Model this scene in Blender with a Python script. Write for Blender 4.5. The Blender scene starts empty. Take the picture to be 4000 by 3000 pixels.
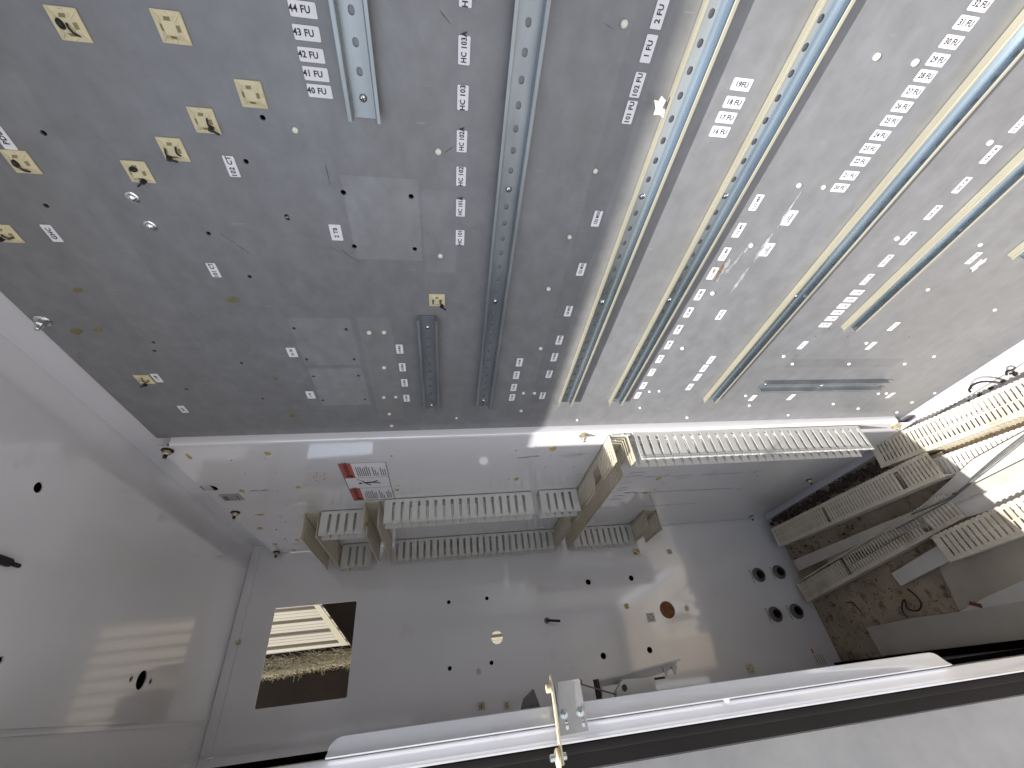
import bpy, bmesh, math, random
from mathutils import Matrix, Vector
random.seed(7)
S = bpy.context.scene
COL = S.collection

# ------------------------------------------------------------------ camera
RR = ((-0.12248027, 0.10934376, -0.98642918),
      (0.61150323, 0.79115438, 0.01177045),
      (0.78170479, -0.60176298, -0.16376486))      # camera right / down / forward in the cabinet's axes
FPX = 1628.7
CAM = Vector((0, .55, 0))
cam = bpy.data.cameras.new('camera'); co = bpy.data.objects.new('camera', cam); COL.objects.link(co)
M = Matrix.Identity(4)
for i in range(3):
    M[i][0] = RR[0][i]; M[i][1] = -RR[1][i]; M[i][2] = -RR[2][i]; M[i][3] = CAM[i]
co.matrix_world = M
cam.sensor_width = 36; cam.lens = FPX/4000*36; cam.clip_start = .01; cam.clip_end = 500
S.camera = co

# ------------------------------------------------------------------ light
SUN_DIR = Vector((.29, -1, -1.6)).normalized()     # the way the sunlight travels
w = bpy.data.worlds.new('World'); S.world = w; w.use_nodes = True
nt = w.node_tree; bg = nt.nodes['Background']; sky = nt.nodes.new('ShaderNodeTexSky')
sky.sky_type = 'NISHITA'; sky.sun_disc = False
to = -SUN_DIR
sky.sun_elevation = math.asin(to.z); sky.sun_rotation = math.atan2(to.x, to.y)
hs = nt.nodes.new('ShaderNodeHueSaturation'); hs.inputs['Saturation'].default_value = .55      # the camera's white balance
nt.links.new(sky.outputs[0], hs.inputs['Color']); nt.links.new(hs.outputs[0], bg.inputs[0]); bg.inputs[1].default_value = .15
sl = bpy.data.lights.new('sun', 'SUN'); sl.energy = 5; sl.angle = math.radians(.6); sl.color = (1, .97, .93)
so = bpy.data.objects.new('sun', sl); COL.objects.link(so)
so.rotation_euler = SUN_DIR.to_track_quat('-Z', 'Y').to_euler(); so.location = (-2, 6, 8)
S.view_settings.view_transform = 'Standard'; S.view_settings.look = 'None'
S.view_settings.exposure = .72; S.view_settings.gamma = 1
S.render.engine = 'CYCLES'
S.cycles.max_bounces = 12; S.cycles.diffuse_bounces = 8; S.cycles.glossy_bounces = 6

# ------------------------------------------------------------------ pixel of the photo (4000x3000) -> point on a plane of the cabinet
def P(px, py, ax, c):
    a = (px-2000)/FPX; b = (py-1500)/FPX
    d = Vector([RR[0][i]*a + RR[1][i]*b + RR[2][i] for i in range(3)])
    return CAM + d*((c-CAM[ax])/d[ax])

# ------------------------------------------------------------------ materials
def mat(name, col, rough=.5, metal=0., spec=.5, coat=0., coat_rough=.1, noise=None, bump=None, stretch=(1, 1, 1), dirt=None, ior=None):
    """noise=(scale, strength), bump=(scale, strength, distance), dirt=(colour, scale, low, high)"""
    m = bpy.data.materials.new(name); m.use_nodes = True
    n = m.node_tree.nodes; L = m.node_tree.links; b = n['Principled BSDF']
    b.inputs['Base Color'].default_value = (*col, 1); b.inputs['Roughness'].default_value = rough
    b.inputs['Metallic'].default_value = metal; b.inputs['Specular IOR Level'].default_value = spec
    b.inputs['Coat Weight'].default_value = coat; b.inputs['Coat Roughness'].default_value = coat_rough
    if coat: b.inputs['Coat IOR'].default_value = 2.1
    geo = n.new('ShaderNodeNewGeometry'); mp = n.new('ShaderNodeMapping'); mp.inputs['Scale'].default_value = stretch
    L.new(geo.outputs['Position'], mp.inputs[0])
    last = None
    if noise:
        t = n.new('ShaderNodeTexNoise'); t.inputs['Scale'].default_value = noise[0]; t.inputs['Detail'].default_value = 8
        t.inputs['Roughness'].default_value = .62
        L.new(mp.outputs[0], t.inputs[0])
        r = n.new('ShaderNodeMapRange'); r.inputs[1].default_value = .3; r.inputs[2].default_value = .7
        r.inputs[3].default_value = 1-noise[1]; r.inputs[4].default_value = 1+noise[1]
        L.new(t.outputs[0], r.inputs[0])
        mx = n.new('ShaderNodeMix'); mx.data_type = 'RGBA'; mx.blend_type = 'MULTIPLY'; mx.inputs[0].default_value = 1
        mx.inputs[6].default_value = (*col, 1); L.new(r.outputs[0], mx.inputs[7])
        last = mx.outputs[2]
        rr = n.new('ShaderNodeMapRange'); rr.inputs[3].default_value = max(.02, rough-noise[1]*.3); rr.inputs[4].default_value = rough+noise[1]*.3
        L.new(t.outputs[0], rr.inputs[0]); L.new(rr.outputs[0], b.inputs['Roughness'])
    if dirt:
        t = n.new('ShaderNodeTexNoise'); t.inputs['Scale'].default_value = dirt[1]; t.inputs['Detail'].default_value = 9
        t.inputs['Roughness'].default_value = .7
        L.new(mp.outputs[0], t.inputs[0])
        r = n.new('ShaderNodeMapRange'); r.inputs[1].default_value = dirt[2]; r.inputs[2].default_value = dirt[3]
        L.new(t.outputs[0], r.inputs[0])
        mx = n.new('ShaderNodeMix'); mx.data_type = 'RGBA'
        L.new(r.outputs[0], mx.inputs[0])
        if last: L.new(last, mx.inputs[6])
        else: mx.inputs[6].default_value = (*col, 1)
        mx.inputs[7].default_value = (*dirt[0], 1); last = mx.outputs[2]
    if last: L.new(last, b.inputs['Base Color'])
    if bump:
        t = n.new('ShaderNodeTexNoise'); t.inputs['Scale'].default_value = bump[0]; t.inputs['Detail'].default_value = 6
        L.new(mp.outputs[0], t.inputs[0])
        bp = n.new('ShaderNodeBump'); bp.inputs['Strength'].default_value = bump[1]; bp.inputs['Distance'].default_value = bump[2]
        L.new(t.outputs[0], bp.inputs['Height']); L.new(bp.outputs[0], b.inputs['Normal'])
        if coat: L.new(bp.outputs[0], b.inputs['Coat Normal'])
    return m

WHITE = mat('white_enamel', (.69, .685, .705), .30, coat=1, coat_rough=.08, noise=(2.2, .05), bump=(260, .05, .0004), dirt=((.42, .40, .38), 5, .62, .9))
WPANEL = mat('white_panel_enamel', (.70, .685, .70), .25, coat=1, coat_rough=.045, noise=(3, .05), bump=(240, .04, .0004), dirt=((.30, .28, .27), 11, .62, .80), stretch=(1.3, 1, .22))
DOOR = mat('dirty_grey_door', (.25, .245, .245), .55, noise=(6, .10), bump=(60, .15, .0006), dirt=((.34, .33, .32), 3.5, .45, .75))
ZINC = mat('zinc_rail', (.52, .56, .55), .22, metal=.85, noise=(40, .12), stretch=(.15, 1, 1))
ZIN = mat('zinc_rail_sky_tint', (.34, .40, .47), .20, metal=.95, noise=(40, .12), stretch=(.15, 1, 1))  # bluish base puts the reflected sky of the channel into the colour
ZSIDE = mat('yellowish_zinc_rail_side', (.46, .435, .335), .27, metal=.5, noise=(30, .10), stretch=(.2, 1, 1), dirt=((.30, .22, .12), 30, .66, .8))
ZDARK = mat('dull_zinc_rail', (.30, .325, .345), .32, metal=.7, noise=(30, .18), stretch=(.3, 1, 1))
STEEL = mat('bright_screw_steel', (.72, .72, .72), .18, metal=1.)
GALV = mat('galvanised_bracket', (.40, .39, .375), .45, metal=.35, noise=(25, .15))
BRASSY = mat('yellow_zinc_bolt', (.52, .46, .30), .35, metal=.6, noise=(60, .2))
PAPER = mat('sticker_paper', (.74, .72, .74), .45, noise=(60, .03))
INK = mat('black_print', (.02, .018, .022), .6)
GREYINK = mat('grey_print', (.10, .09, .10), .6)
RED = mat('warning_red', (.44, .065, .04), .4, noise=(20, .08))
IVORY = mat('aged_ivory_nylon', (.60, .53, .34), .5, noise=(45, .10))
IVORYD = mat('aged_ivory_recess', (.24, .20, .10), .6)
BLACK = mat('black_nylon', (.012, .010, .010), .45)
VOID = mat('black_hole', (.004, .003, .003), .9, spec=0)  # flat black standing for the dark inside holes and gaps
PLUG = mat('white_nylon_plug', (.72, .70, .62), .45)
DUCT = mat('pvc_duct', (.56, .55, .52), .42, noise=(14, .06))
DUCTY = mat('yellowed_pvc_duct', (.52, .47, .36), .42, noise=(14, .08))
DUSTY = mat('dusty_pvc_duct', (.60, .54, .43), .6, noise=(20, .10), dirt=((.30, .25, .18), 9, .52, .8))
COVER = mat('dusty_flat_cover', (.46, .425, .37), .6, noise=(8, .10), dirt=((.25, .20, .14), 5, .55, .85))
COVERW = mat('white_flat_cover', (.58, .55, .51), .5, noise=(8, .06))
SHEETM = mat('stained_plastic_sheet', (.40, .35, .275), .55, noise=(5, .14), dirt=((.18, .12, .07), 9, .60, .85))
RUBBER = mat('black_rubber', (.013, .010, .0095), .7, spec=.25, noise=(8, .3), dirt=((.10, .085, .075), 34, .70, .8))
FLOORM = mat('dirty_steel_floor', (.36, .30, .215), .75, noise=(12, .30), bump=(90, .4, .001), dirt=((.10, .06, .035), 24, .50, .68))
DEBRIS = mat('dark_debris', (.075, .058, .045), .9, noise=(90, .5))
GLUE = mat('old_yellow_glue', (.46, .36, .15), .6, noise=(80, .2))
RUST = mat('rusty_disc', (.20, .085, .03), .8, noise=(60, .35), bump=(80, .3, .0006))
HUB = mat('cast_grey_hub', (.15, .155, .15), .45, metal=.4, noise=(60, .2))
BROWNH = mat('rusty_pipe_inside', (.055, .025, .012), .8)
CREAM = mat('cream_painted_steel', (.62, .54, .36), .5, noise=(20, .08))
CORR = mat('pale_corrugated_sheet', (.34, .295, .225), .45, noise=(10, .06), stretch=(1, 1, .1))
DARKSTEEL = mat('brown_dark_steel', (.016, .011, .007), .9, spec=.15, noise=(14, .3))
WOOL = mat('fibrous_insulation', (.25, .19, .105), .95, spec=.1, noise=(30, .6), bump=(60, .8, .006), stretch=(1, 1, .35), dirt=((.05, .03, .015), 12, .52, .66))
FIBRE = mat('fibre_strand', (.42, .37, .25), .8)
GROUND = mat('pale_concrete', (.36, .355, .36), .85, noise=(3, .15))
FADED = mat('faded_pink_print', (.60, .54, .53), .4, noise=(90, .12))
PLATEM = mat('grey_nameplate', (.38, .37, .34), .4, metal=.3, noise=(60, .1))

# the galvanised panel has cleaner rectangles where devices used to sit
def galv_panel_material(rects):
    m = mat('galvanised_sheet', (.215, .217, .227), .44, metal=.22, noise=(30, .15), bump=(30, .08, .0006), stretch=(.9, 1, 1.2), dirt=((.165, .16, .155), 2.2, .40, .9))
    n = m.node_tree.nodes; L = m.node_tree.links; b = n['Principled BSDF']
    src = b.inputs['Base Color'].links[0].from_socket
    geo = n.new('ShaderNodeNewGeometry'); sep = n.new('ShaderNodeSeparateXYZ')
    t = n.new('ShaderNodeTexNoise'); t.inputs['Scale'].default_value = 40; t.inputs['Detail'].default_value = 4
    L.new(geo.outputs['Position'], t.inputs[0])
    vm = n.new('ShaderNodeVectorMath'); vm.operation = 'MULTIPLY_ADD'; vm.inputs[1].default_value = (.005, 0, .005)
    L.new(t.outputs['Color'], vm.inputs[0]); L.new(geo.outputs['Position'], vm.inputs[2])
    L.new(vm.outputs[0], sep.inputs[0])
    def tri(sock, a, c):
        # 1 inside [a,c], soft edge
        s1 = n.new('ShaderNodeMath'); s1.operation = 'SUBTRACT'; L.new(sock, s1.inputs[0]); s1.inputs[1].default_value = (a+c)/2
        s2 = n.new('ShaderNodeMath'); s2.operation = 'ABSOLUTE'; L.new(s1.outputs[0], s2.inputs[0])
        s3 = n.new('ShaderNodeMapRange'); L.new(s2.outputs[0], s3.inputs[0]); hw = abs(c-a)/2
        s3.inputs[1].default_value = hw; s3.inputs[2].default_value = hw+.002; s3.inputs[3].default_value = 1; s3.inputs[4].default_value = 0
        return s3.outputs[0]
    acc = None
    for (x0, x1, z0, z1, k) in rects:
        a = tri(sep.outputs[0], x0, x1); c = tri(sep.outputs[2], z0, z1)
        q = n.new('ShaderNodeMath'); q.operation = 'MULTIPLY'; L.new(a, q.inputs[0]); L.new(c, q.inputs[1])
        q2 = n.new('ShaderNodeMath'); q2.operation = 'MULTIPLY'; L.new(q.outputs[0], q2.inputs[0]); q2.inputs[1].default_value = k
        if acc is None: acc = q2.outputs[0]
        else:
            ad = n.new('ShaderNodeMath'); ad.operation = 'ADD'; L.new(acc, ad.inputs[0]); L.new(q2.outputs[0], ad.inputs[1]); acc = ad.outputs[0]
    one = n.new('ShaderNodeMath'); one.operation = 'ADD'; one.inputs[1].default_value = 1; L.new(acc, one.inputs[0])
    mx = n.new('ShaderNodeMix'); mx.data_type = 'RGBA'; mx.blend_type = 'MULTIPLY'; mx.inputs[0].default_value = 1
    L.new(src, mx.inputs[6]); L.new(one.outputs[0], mx.inputs[7])
    # fine handling scratches and brown smears
    t2 = n.new('ShaderNodeTexNoise'); t2.inputs['Scale'].default_value = 16; t2.inputs['Detail'].default_value = 10; t2.inputs['Roughness'].default_value = .75
    mp = n.new('ShaderNodeMapping'); mp.inputs['Scale'].default_value = (1, 1, .45); L.new(geo.outputs['Position'], mp.inputs[0]); L.new(mp.outputs[0], t2.inputs[0])
    r2 = n.new('ShaderNodeMapRange'); r2.inputs[1].default_value = .64; r2.inputs[2].default_value = .76; r2.inputs[4].default_value = .55; L.new(t2.outputs[0], r2.inputs[0])
    m2 = n.new('ShaderNodeMix'); m2.data_type = 'RGBA'; L.new(r2.outputs[0], m2.inputs[0]); L.new(mx.outputs[2], m2.inputs[6]); m2.inputs[7].default_value = (.12, .108, .092, 1)
    t3 = n.new('ShaderNodeTexNoise'); t3.inputs['Scale'].default_value = 34; t3.inputs['Detail'].default_value = 5; t3.inputs['Roughness'].default_value = .6
    mp3 = n.new('ShaderNodeMapping'); mp3.inputs['Scale'].default_value = (3.2, 1, .5); L.new(geo.outputs['Position'], mp3.inputs[0]); L.new(mp3.outputs[0], t3.inputs[0])
    r3 = n.new('ShaderNodeMapRange'); r3.inputs[1].default_value = .66; r3.inputs[2].default_value = .74; r3.inputs[4].default_value = .5; L.new(t3.outputs[0], r3.inputs[0])
    m3 = n.new('ShaderNodeMix'); m3.data_type = 'RGBA'; L.new(r3.outputs[0], m3.inputs[0]); L.new(m2.outputs[2], m3.inputs[6]); m3.inputs[7].default_value = (.36, .355, .36, 1)
    L.new(m3.outputs[2], b.inputs['Base Color'])
    return m

# ------------------------------------------------------------------ object helpers
def tag(o, label=None, cat=None, group=None, kind=None):
    if label: o['label'] = label
    if cat: o['category'] = cat
    if group: o['group'] = group
    if kind: o['kind'] = kind
    return o
def empty(name, M=None, **k):
    o = bpy.data.objects.new(name, None); o.empty_display_size = .02; COL.objects.link(o)
    if M is not None: o.matrix_world = M
    return tag(o, **k)
def link(name, me, m, parent=None, Mx=None):
    o = bpy.data.objects.new(name, me); COL.objects.link(o)
    if m is not None and not me.materials: me.materials.append(m)
    if parent is not None: o.parent = parent
    if Mx is not None: o.matrix_local = Mx
    return o
def mesh(bm, name='mesh', smooth=None):
    bmesh.ops.recalc_face_normals(bm, faces=bm.faces)
    me = bpy.data.meshes.new(name); bm.to_mesh(me); bm.free()
    if smooth:
        me.polygons.foreach_set('use_smooth', [True]*len(me.polygons))
        me.set_sharp_from_angle(angle=math.radians(smooth))
    return me
def copy_tree(o, parent=None):
    c = o.copy(); COL.objects.link(c)
    if parent is not None: c.parent = parent
    for ch in o.children: copy_tree(ch, c)
    return c
def axes(o, ux, uy, uz):
    return Matrix(((ux[0], uy[0], uz[0], o[0]), (ux[1], uy[1], uz[1], o[1]), (ux[2], uy[2], uz[2], o[2]), (0, 0, 0, 1)))
X, Y, Z = Vector((1, 0, 0)), Vector((0, 1, 0)), Vector((0, 0, 1))
def box(bm, a, b, bev=0):
    x0, x1 = sorted((a[0], b[0])); y0, y1 = sorted((a[1], b[1])); z0, z1 = sorted((a[2], b[2]))
    v = [bm.verts.new(p) for p in ((x0, y0, z0), (x1, y0, z0), (x1, y1, z0), (x0, y1, z0), (x0, y0, z1), (x1, y0, z1), (x1, y1, z1), (x0, y1, z1))]
    fs = [bm.faces.new([v[i] for i in q]) for q in ((3, 2, 1, 0), (4, 5, 6, 7), (0, 1, 5, 4), (1, 2, 6, 5), (2, 3, 7, 6), (3, 0, 4, 7))]
    if bev:
        es = set(e for f in fs for e in f.edges)
        bmesh.ops.bevel(bm, geom=list(es), offset=bev, segments=2, affect='EDGES')
def boxm(a, b, bev=0):
    bm = bmesh.new(); box(bm, a, b, bev); return mesh(bm)
def lathe(bm, prof, n=20, c=(0, 0, 0)):
    """prof: (radius, height) pairs, turned round local z; closed at both ends"""
    rings = []
    for r, h in prof:
        rings.append([bm.verts.new((c[0]+r*math.cos(2*math.pi*i/n), c[1]+r*math.sin(2*math.pi*i/n), c[2]+h)) for i in range(n)])
    for a, b in zip(rings, rings[1:]):
        for i in range(n): bm.faces.new((a[i], a[(i+1) % n], b[(i+1) % n], b[i]))
    bm.faces.new(rings[0][::-1]); bm.faces.new(rings[-1])
def prism(bm, pts, h0, h1, f=lambda x, y, h: (x, y, h)):
    a = [bm.verts.new(f(x, y, h0)) for x, y in pts]; b = [bm.verts.new(f(x, y, h1)) for x, y in pts]
    n = len(pts)
    for i in range(n): bm.faces.new((a[i], a[(i+1) % n], b[(i+1) % n], b[i]))
    bm.faces.new(a[::-1]); bm.faces.new(b)
def tube(bm, pts, r, n=8):
    pts = [Vector(p) for p in pts]; rings = []
    for i, p in enumerate(pts):
        t = (pts[min(i+1, len(pts)-1)]-pts[max(i-1, 0)]).normalized()
        u = t.cross(Vector((.13, .31, .94))).normalized(); v = t.cross(u)
        rings.append([bm.verts.new(p+(u*math.cos(2*math.pi*k/n)+v*math.sin(2*math.pi*k/n))*r) for k in range(n)])
    for a, b in zip(rings, rings[1:]):
        for k in range(n): bm.faces.new((a[k], a[(k+1) % n], b[(k+1) % n], b[k]))
    bm.faces.new(rings[0][::-1]); bm.faces.new(rings[-1])
def smooth_path(pts, n=6):
    pts = [Vector(p) for p in pts]; out = []
    q = [pts[0]]+pts+[pts[-1]]
    for i in range(1, len(q)-2):
        for k in range(n):
            t = k/n; a, b, c, d = q[i-1], q[i], q[i+1], q[i+2]
            out.append(.5*((2*b)+(c-a)*t+(2*a-5*b+4*c-d)*t*t+(3*b-a-3*c+d)*t**3))
    out.append(pts[-1]); return out
def circle(x, y, r, n=16): return [(x+r*math.cos(2*math.pi*i/n), y+r*math.sin(2*math.pi*i/n)) for i in range(n)]
def rrect(x0, x1, y0, y1, r, n=4):
    p = []
    for cx, cy, a0 in ((x1-r, y1-r, 0), (x0+r, y1-r, 90), (x0+r, y0+r, 180), (x1-r, y0+r, 270)):
        for k in range(n+1):
            a = math.radians(a0+90*k/n); p.append((cx+r*math.cos(a), cy+r*math.sin(a)))
    return p
def plate_mesh(outer, holes, t):
    """flat sheet with real holes, local xy plane, thickness from z=-t to z=0"""
    cu = bpy.data.curves.new('c', 'CURVE'); cu.dimensions = '2D'; cu.fill_mode = 'BOTH'; cu.extrude = t/2
    for lp in [outer]+list(holes):
        s = cu.splines.new('POLY'); s.points.add(len(lp)-1); s.use_cyclic_u = True
        for q, (x, y) in zip(s.points, lp): q.co = (x, y, 0, 1)
    o = bpy.data.objects.new('c', cu); me = bpy.data.meshes.new_from_object(o)
    me.transform(Matrix.Translation((0, 0, -t/2)))
    bpy.data.objects.remove(o); bpy.data.curves.remove(cu)
    return me
def add_mesh(bm, me, Mx=None):
    if Mx is not None: me.transform(Mx)
    bm.from_mesh(me); bpy.data.meshes.remove(me)
def text_mesh(txt, size, t=.0001, bold=.024, squeeze=1.0):
    cu = bpy.data.curves.new('t', 'FONT'); cu.body = txt; cu.size = size; cu.align_x = 'CENTER'; cu.align_y = 'CENTER'
    cu.offset = bold*size; cu.extrude = t; cu.resolution_u = 2; cu.space_character = 1.06; cu.space_line = .9
    o = bpy.data.objects.new('t', cu); me = bpy.data.meshes.new_from_object(o)
    if squeeze != 1: me.transform(Matrix.Diagonal((squeeze, 1, 1, 1)))
    bpy.data.objects.remove(o); bpy.data.curves.remove(cu)
    return me

# frames for things fixed to the three walls: local z points into the cabinet
def on_back(p, vertical=True, rot=0):
    """back wall / panels. vertical: text runs along -X (reads level in the real room); else it runs along -Z"""
    Mx = axes(p, -X, Z, Y) if vertical else axes(p, -Z, -X, Y)
    return Mx @ Matrix.Rotation(rot, 4, 'Z')
def on_end(p, rot=0):   return axes(p, Y, Z, -X) @ Matrix.Rotation(rot, 4, 'Z')     # end wall: y x z = +x ... local z faces -X
def on_end2(p, rot=0):  return axes(p, -Y, Z, -X) @ Matrix.Rotation(rot, 4, 'Z')
def on_ceil(p, rot=0):  return axes(p, X, -Y, -Z) @ Matrix.Rotation(rot, 4, 'Z')
def on_floor(p, rot=0): return axes(p, X, Y, Z) @ Matrix.Rotation(rot, 4, 'Z')

# ------------------------------------------------------------------ the cabinet shell
XE, ZT, ZB, YP = 1.705, .704, -1.46, .02           # end wall, ceiling, floor, face of the white panel
YBK = -.012
XN = -.62                                          # near end of the cabinet, behind the camera
cab = empty('electrical_cabinet', Matrix.Translation((.5, .3, ZB)),
            label='tall white steel control cabinet, emptied, seen from inside its open bay', cat='cabinet')
def shell(name, me, m=WHITE, parent=cab, label=None):
    o = link(name, me, m, parent); o.matrix_parent_inverse = parent.matrix_world.inverted()
    if label: o['label'] = label
    return o
shell('back_wall', boxm((XN, YBK-.003, ZB), (XE, YBK, ZT)))
# ceiling with its drip channel and the turned flange at the far end
bm = bmesh.new()
hc = [circle(1.294, .416, .019, 20), circle(1.253, .416, .0062, 12), circle(1.333, .417, .0062, 12)]
p = P(151, 1904, 2, ZT); hc.append(circle(p.x, p.y, .0095, 16))
p = P(2, 2580, 2, ZT); hc.append(circle(p.x, p.y, .006, 12))
add_mesh(bm, plate_mesh([(XN, YBK), (XE, YBK), (XE, .60), (XN, .60)], hc, .003), Matrix.Translation((0, 0, ZT+.003)))
box(bm, (XN, .4885, ZT-.004), (XE-.004, .4965, ZT-.0005)); box(bm, (XN, .502, ZT-.0035), (XE-.004, .5065, ZT-.0004))
shell('ceiling', mesh(bm))
shell('ceiling_flange', boxm((XE-.0035, .012, .672), (XE-.0001, .5815, ZT-.0012), .0012))
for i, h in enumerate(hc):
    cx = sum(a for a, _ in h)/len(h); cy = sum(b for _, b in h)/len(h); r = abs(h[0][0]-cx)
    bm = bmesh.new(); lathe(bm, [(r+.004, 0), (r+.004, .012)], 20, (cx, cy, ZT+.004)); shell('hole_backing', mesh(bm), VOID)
# end wall with its openings
def ew(px, py): p = P(px, py, 0, XE); return (p.y, p.z)
HOLES8 = [(1753, 2352), (1902, 2337), (1757, 2611), (1920, 2589), (2298, 2273.5), (2466, 2258), (2357, 2562), (2538, 2539)]
holes = [rrect(.206, .484, .312, .5815, .005)]
rh = P(1941.5, 2490, 0, XE); holes.append(circle(rh.y, rh.z, .0205, 24))
rd = P(2607, 2382, 0, XE); holes.append(circle(rd.y, rd.z, .030, 24))
dark = []
for i, (a, b) in enumerate(HOLES8):
    y, z = ew(a, b); r = .0068 if i < 4 else .0103
    holes.append(circle(y, z, r, 14)); dark.append((y, z, r))
sy, sz = ew(2136, 2424); holes.append(circle(sy, sz, .0095, 14)); dark.append((sy, sz, .0095))
HUBS = [(2963, 2246), (3042, 2235), (3028, 2400), (3110, 2388)]
for a, b in HUBS: y, z = ew(a, b); holes.append(circle(y, z, .0175, 20))
bm = bmesh.new()
add_mesh(bm, plate_mesh([(YBK, ZB), (.60, ZB), (.60, ZT), (YBK, ZT)], holes, .003), axes((XE, 0, 0), Y, Z, X) @ Matrix.Translation((0, 0, .003)))
shell('end_wall', mesh(bm))
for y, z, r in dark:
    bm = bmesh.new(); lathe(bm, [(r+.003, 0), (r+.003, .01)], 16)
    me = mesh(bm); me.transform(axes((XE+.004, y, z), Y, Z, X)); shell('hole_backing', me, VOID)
bm = bmesh.new(); lathe(bm, [(.031, 0), (.031, .004)], 24); me = mesh(bm); me.transform(axes((XE+.0035, rd.y, rd.z), Y, Z, X))
shell('knockout_disc', me, RUST, label='rust brown knockout disc filling a round hole')
shell('bottom_ledge', boxm((1.08, YBK+.001, ZB+.001), (XE-.004, .030, ZB+.03), .002))
shell('near_wall', boxm((XN-.003, YBK, ZB), (XN, .60, ZT)))
# front: closed far door sheet, top rail over the opening, sill
shell('closed_front', boxm((1.0, .585, ZB), (XE-.001, .588, ZT-.001)))
shell('door_gap_shade', boxm((.842, .5835, ZB), (.9995, .60, ZT-.001)), VOID)  # black box added in the open gap; its colour stands for the shade
shell('floor_gap_shade', boxm((1.0, .568, ZB+.001), (XE-.002, .5845, ZB+.035)), VOID)  # black box added along the floor edge to paint the gap's darkness
shell('back_ledge', boxm((XN+.001, YBK+.001, ZB+.001), (1.075, .019, -1.432), .002))
shell('top_rail', boxm((XN, .560, .650), (.80, .564, ZT-.001)))
shell('sun_block_sheet', boxm((.835, .612, ZB), (XE+.003, .618, ZT+.003)))  # unseen sheet added to keep sun out of the slits beside the gap
shell('sill', boxm((XN, .56, ZB+.001), (.80, .60, ZB+.06), .002))
shell('near_post', boxm((XN+.001, .57, ZB), (-.50, .60, ZT-.001), .002))

floor = link('floor', boxm((XN, YBK, ZB-.004), (XE, .60, ZB)), FLOORM); tag(floor, kind='structure')
ground = link('ground', boxm((-30, -30, ZB-.15), (30, 30, ZB-.05)), GROUND); tag(ground, kind='structure')

# ------------------------------------------------------------------ the post between the bays, its stiffener flange, seal, and the open door
XP = .80
post = empty('door_post', Matrix.Translation((XP+.02, .62, ZB)), label='white folded steel post between the cabinet bays, running past the latch', cat='post')
def sub(parent, name, me, m, label=None):
    o = link(name, me, m, parent); o.matrix_parent_inverse = parent.matrix_world.inverted()
    if label: o['label'] = label
    return o
# post face: rolled strip between the groove and the seal
prof = [(XP+.012, .5865), (XP+.004, .5875), (XP+.0015, .590), (XP+.0002, .595), (XP, .6005), (XP-.0006, .603), (XP-.0032, .6055), (XP-.006, .6068), (XP-.006, .609), (XP+.04, .609), (XP+.04, .5865)]
bm = bmesh.new(); prism(bm, prof, ZB+.002, ZT-.003); sub(post, 'post_face', mesh(bm, smooth=35), WHITE)
# stiffener flange with rounded ends
z0 = .164; z1 = -.885
prof = [(XP+.0005, .5625), (XP-.001, .5632), (XP-.0025, .568), (XP-.0045, .574), (XP-.0085, .5795), (XP-.0135, .5835), (XP-.0135, .5845), (XP-.0075, .5856), (XP+.004, .5860), (XP+.008, .580), (XP+.006, .566)]
bm = bmesh.new()
N = 60
rings = []
for k in range(N+1):
    z = z0+(z1-z0)*k/N; rings.append(z)
zs = [z0, z0-.001, z0-.003, z0-.006, z0-.010, z0-.016, z0-.024] + [z0-.024+(z1+.048-z0)*k/20 for k in range(1, 20)] + [z1+.024, z1+.016, z1+.010, z1+.006, z1+.003, z1+.001, z1]
R = []
for z in zs:
    d = min(z0-z, z-z1); q = 0
    if d < .020: q = 1-math.sqrt(max(0, 1-((.020-d)/.020)**2))       # rounded corner
    R.append([bm.verts.new((x, max(y, .5625+q*.018) if i < 5 or i > 8 else y, z)) for i, (x, y) in enumerate(prof)])
for a, b in zip(R, R[1:]):
    for i in range(len(prof)): bm.faces.new((a[i], a[(i+1) % len(prof)], b[(i+1) % len(prof)], b[i]))
bm.faces.new(R[0][::-1]); bm.faces.new(R[-1])
sub(post, 'stiffener_flange', mesh(bm, smooth=40), WHITE)
b_ = P(2985, 2715, 0, XP-.006)
bm = bmesh.new(); lathe(bm, [(.0055, 0), (.005, .002), (.003, .003)], 14); me = mesh(bm, smooth=50); me.transform(axes((XP-.0045, .5852, -.446), Y, Z, -X)); sub(post, 'weld_bump', me, WHITE)
# rubber seal
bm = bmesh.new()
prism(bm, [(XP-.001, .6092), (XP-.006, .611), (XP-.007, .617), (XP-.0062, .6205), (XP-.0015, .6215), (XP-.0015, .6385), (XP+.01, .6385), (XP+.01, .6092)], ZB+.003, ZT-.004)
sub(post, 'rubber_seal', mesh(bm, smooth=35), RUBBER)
door = empty('cabinet_door', Matrix.Translation((XP+.01, .8, ZB)), label='grey dirty cabinet door standing open beyond the black seal', cat='door')
sub(door, 'door_panel', boxm((XP-.001, .639, ZB+.004), (XP+.03, 1.15, ZT-.006), .0016), DOOR)

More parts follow.
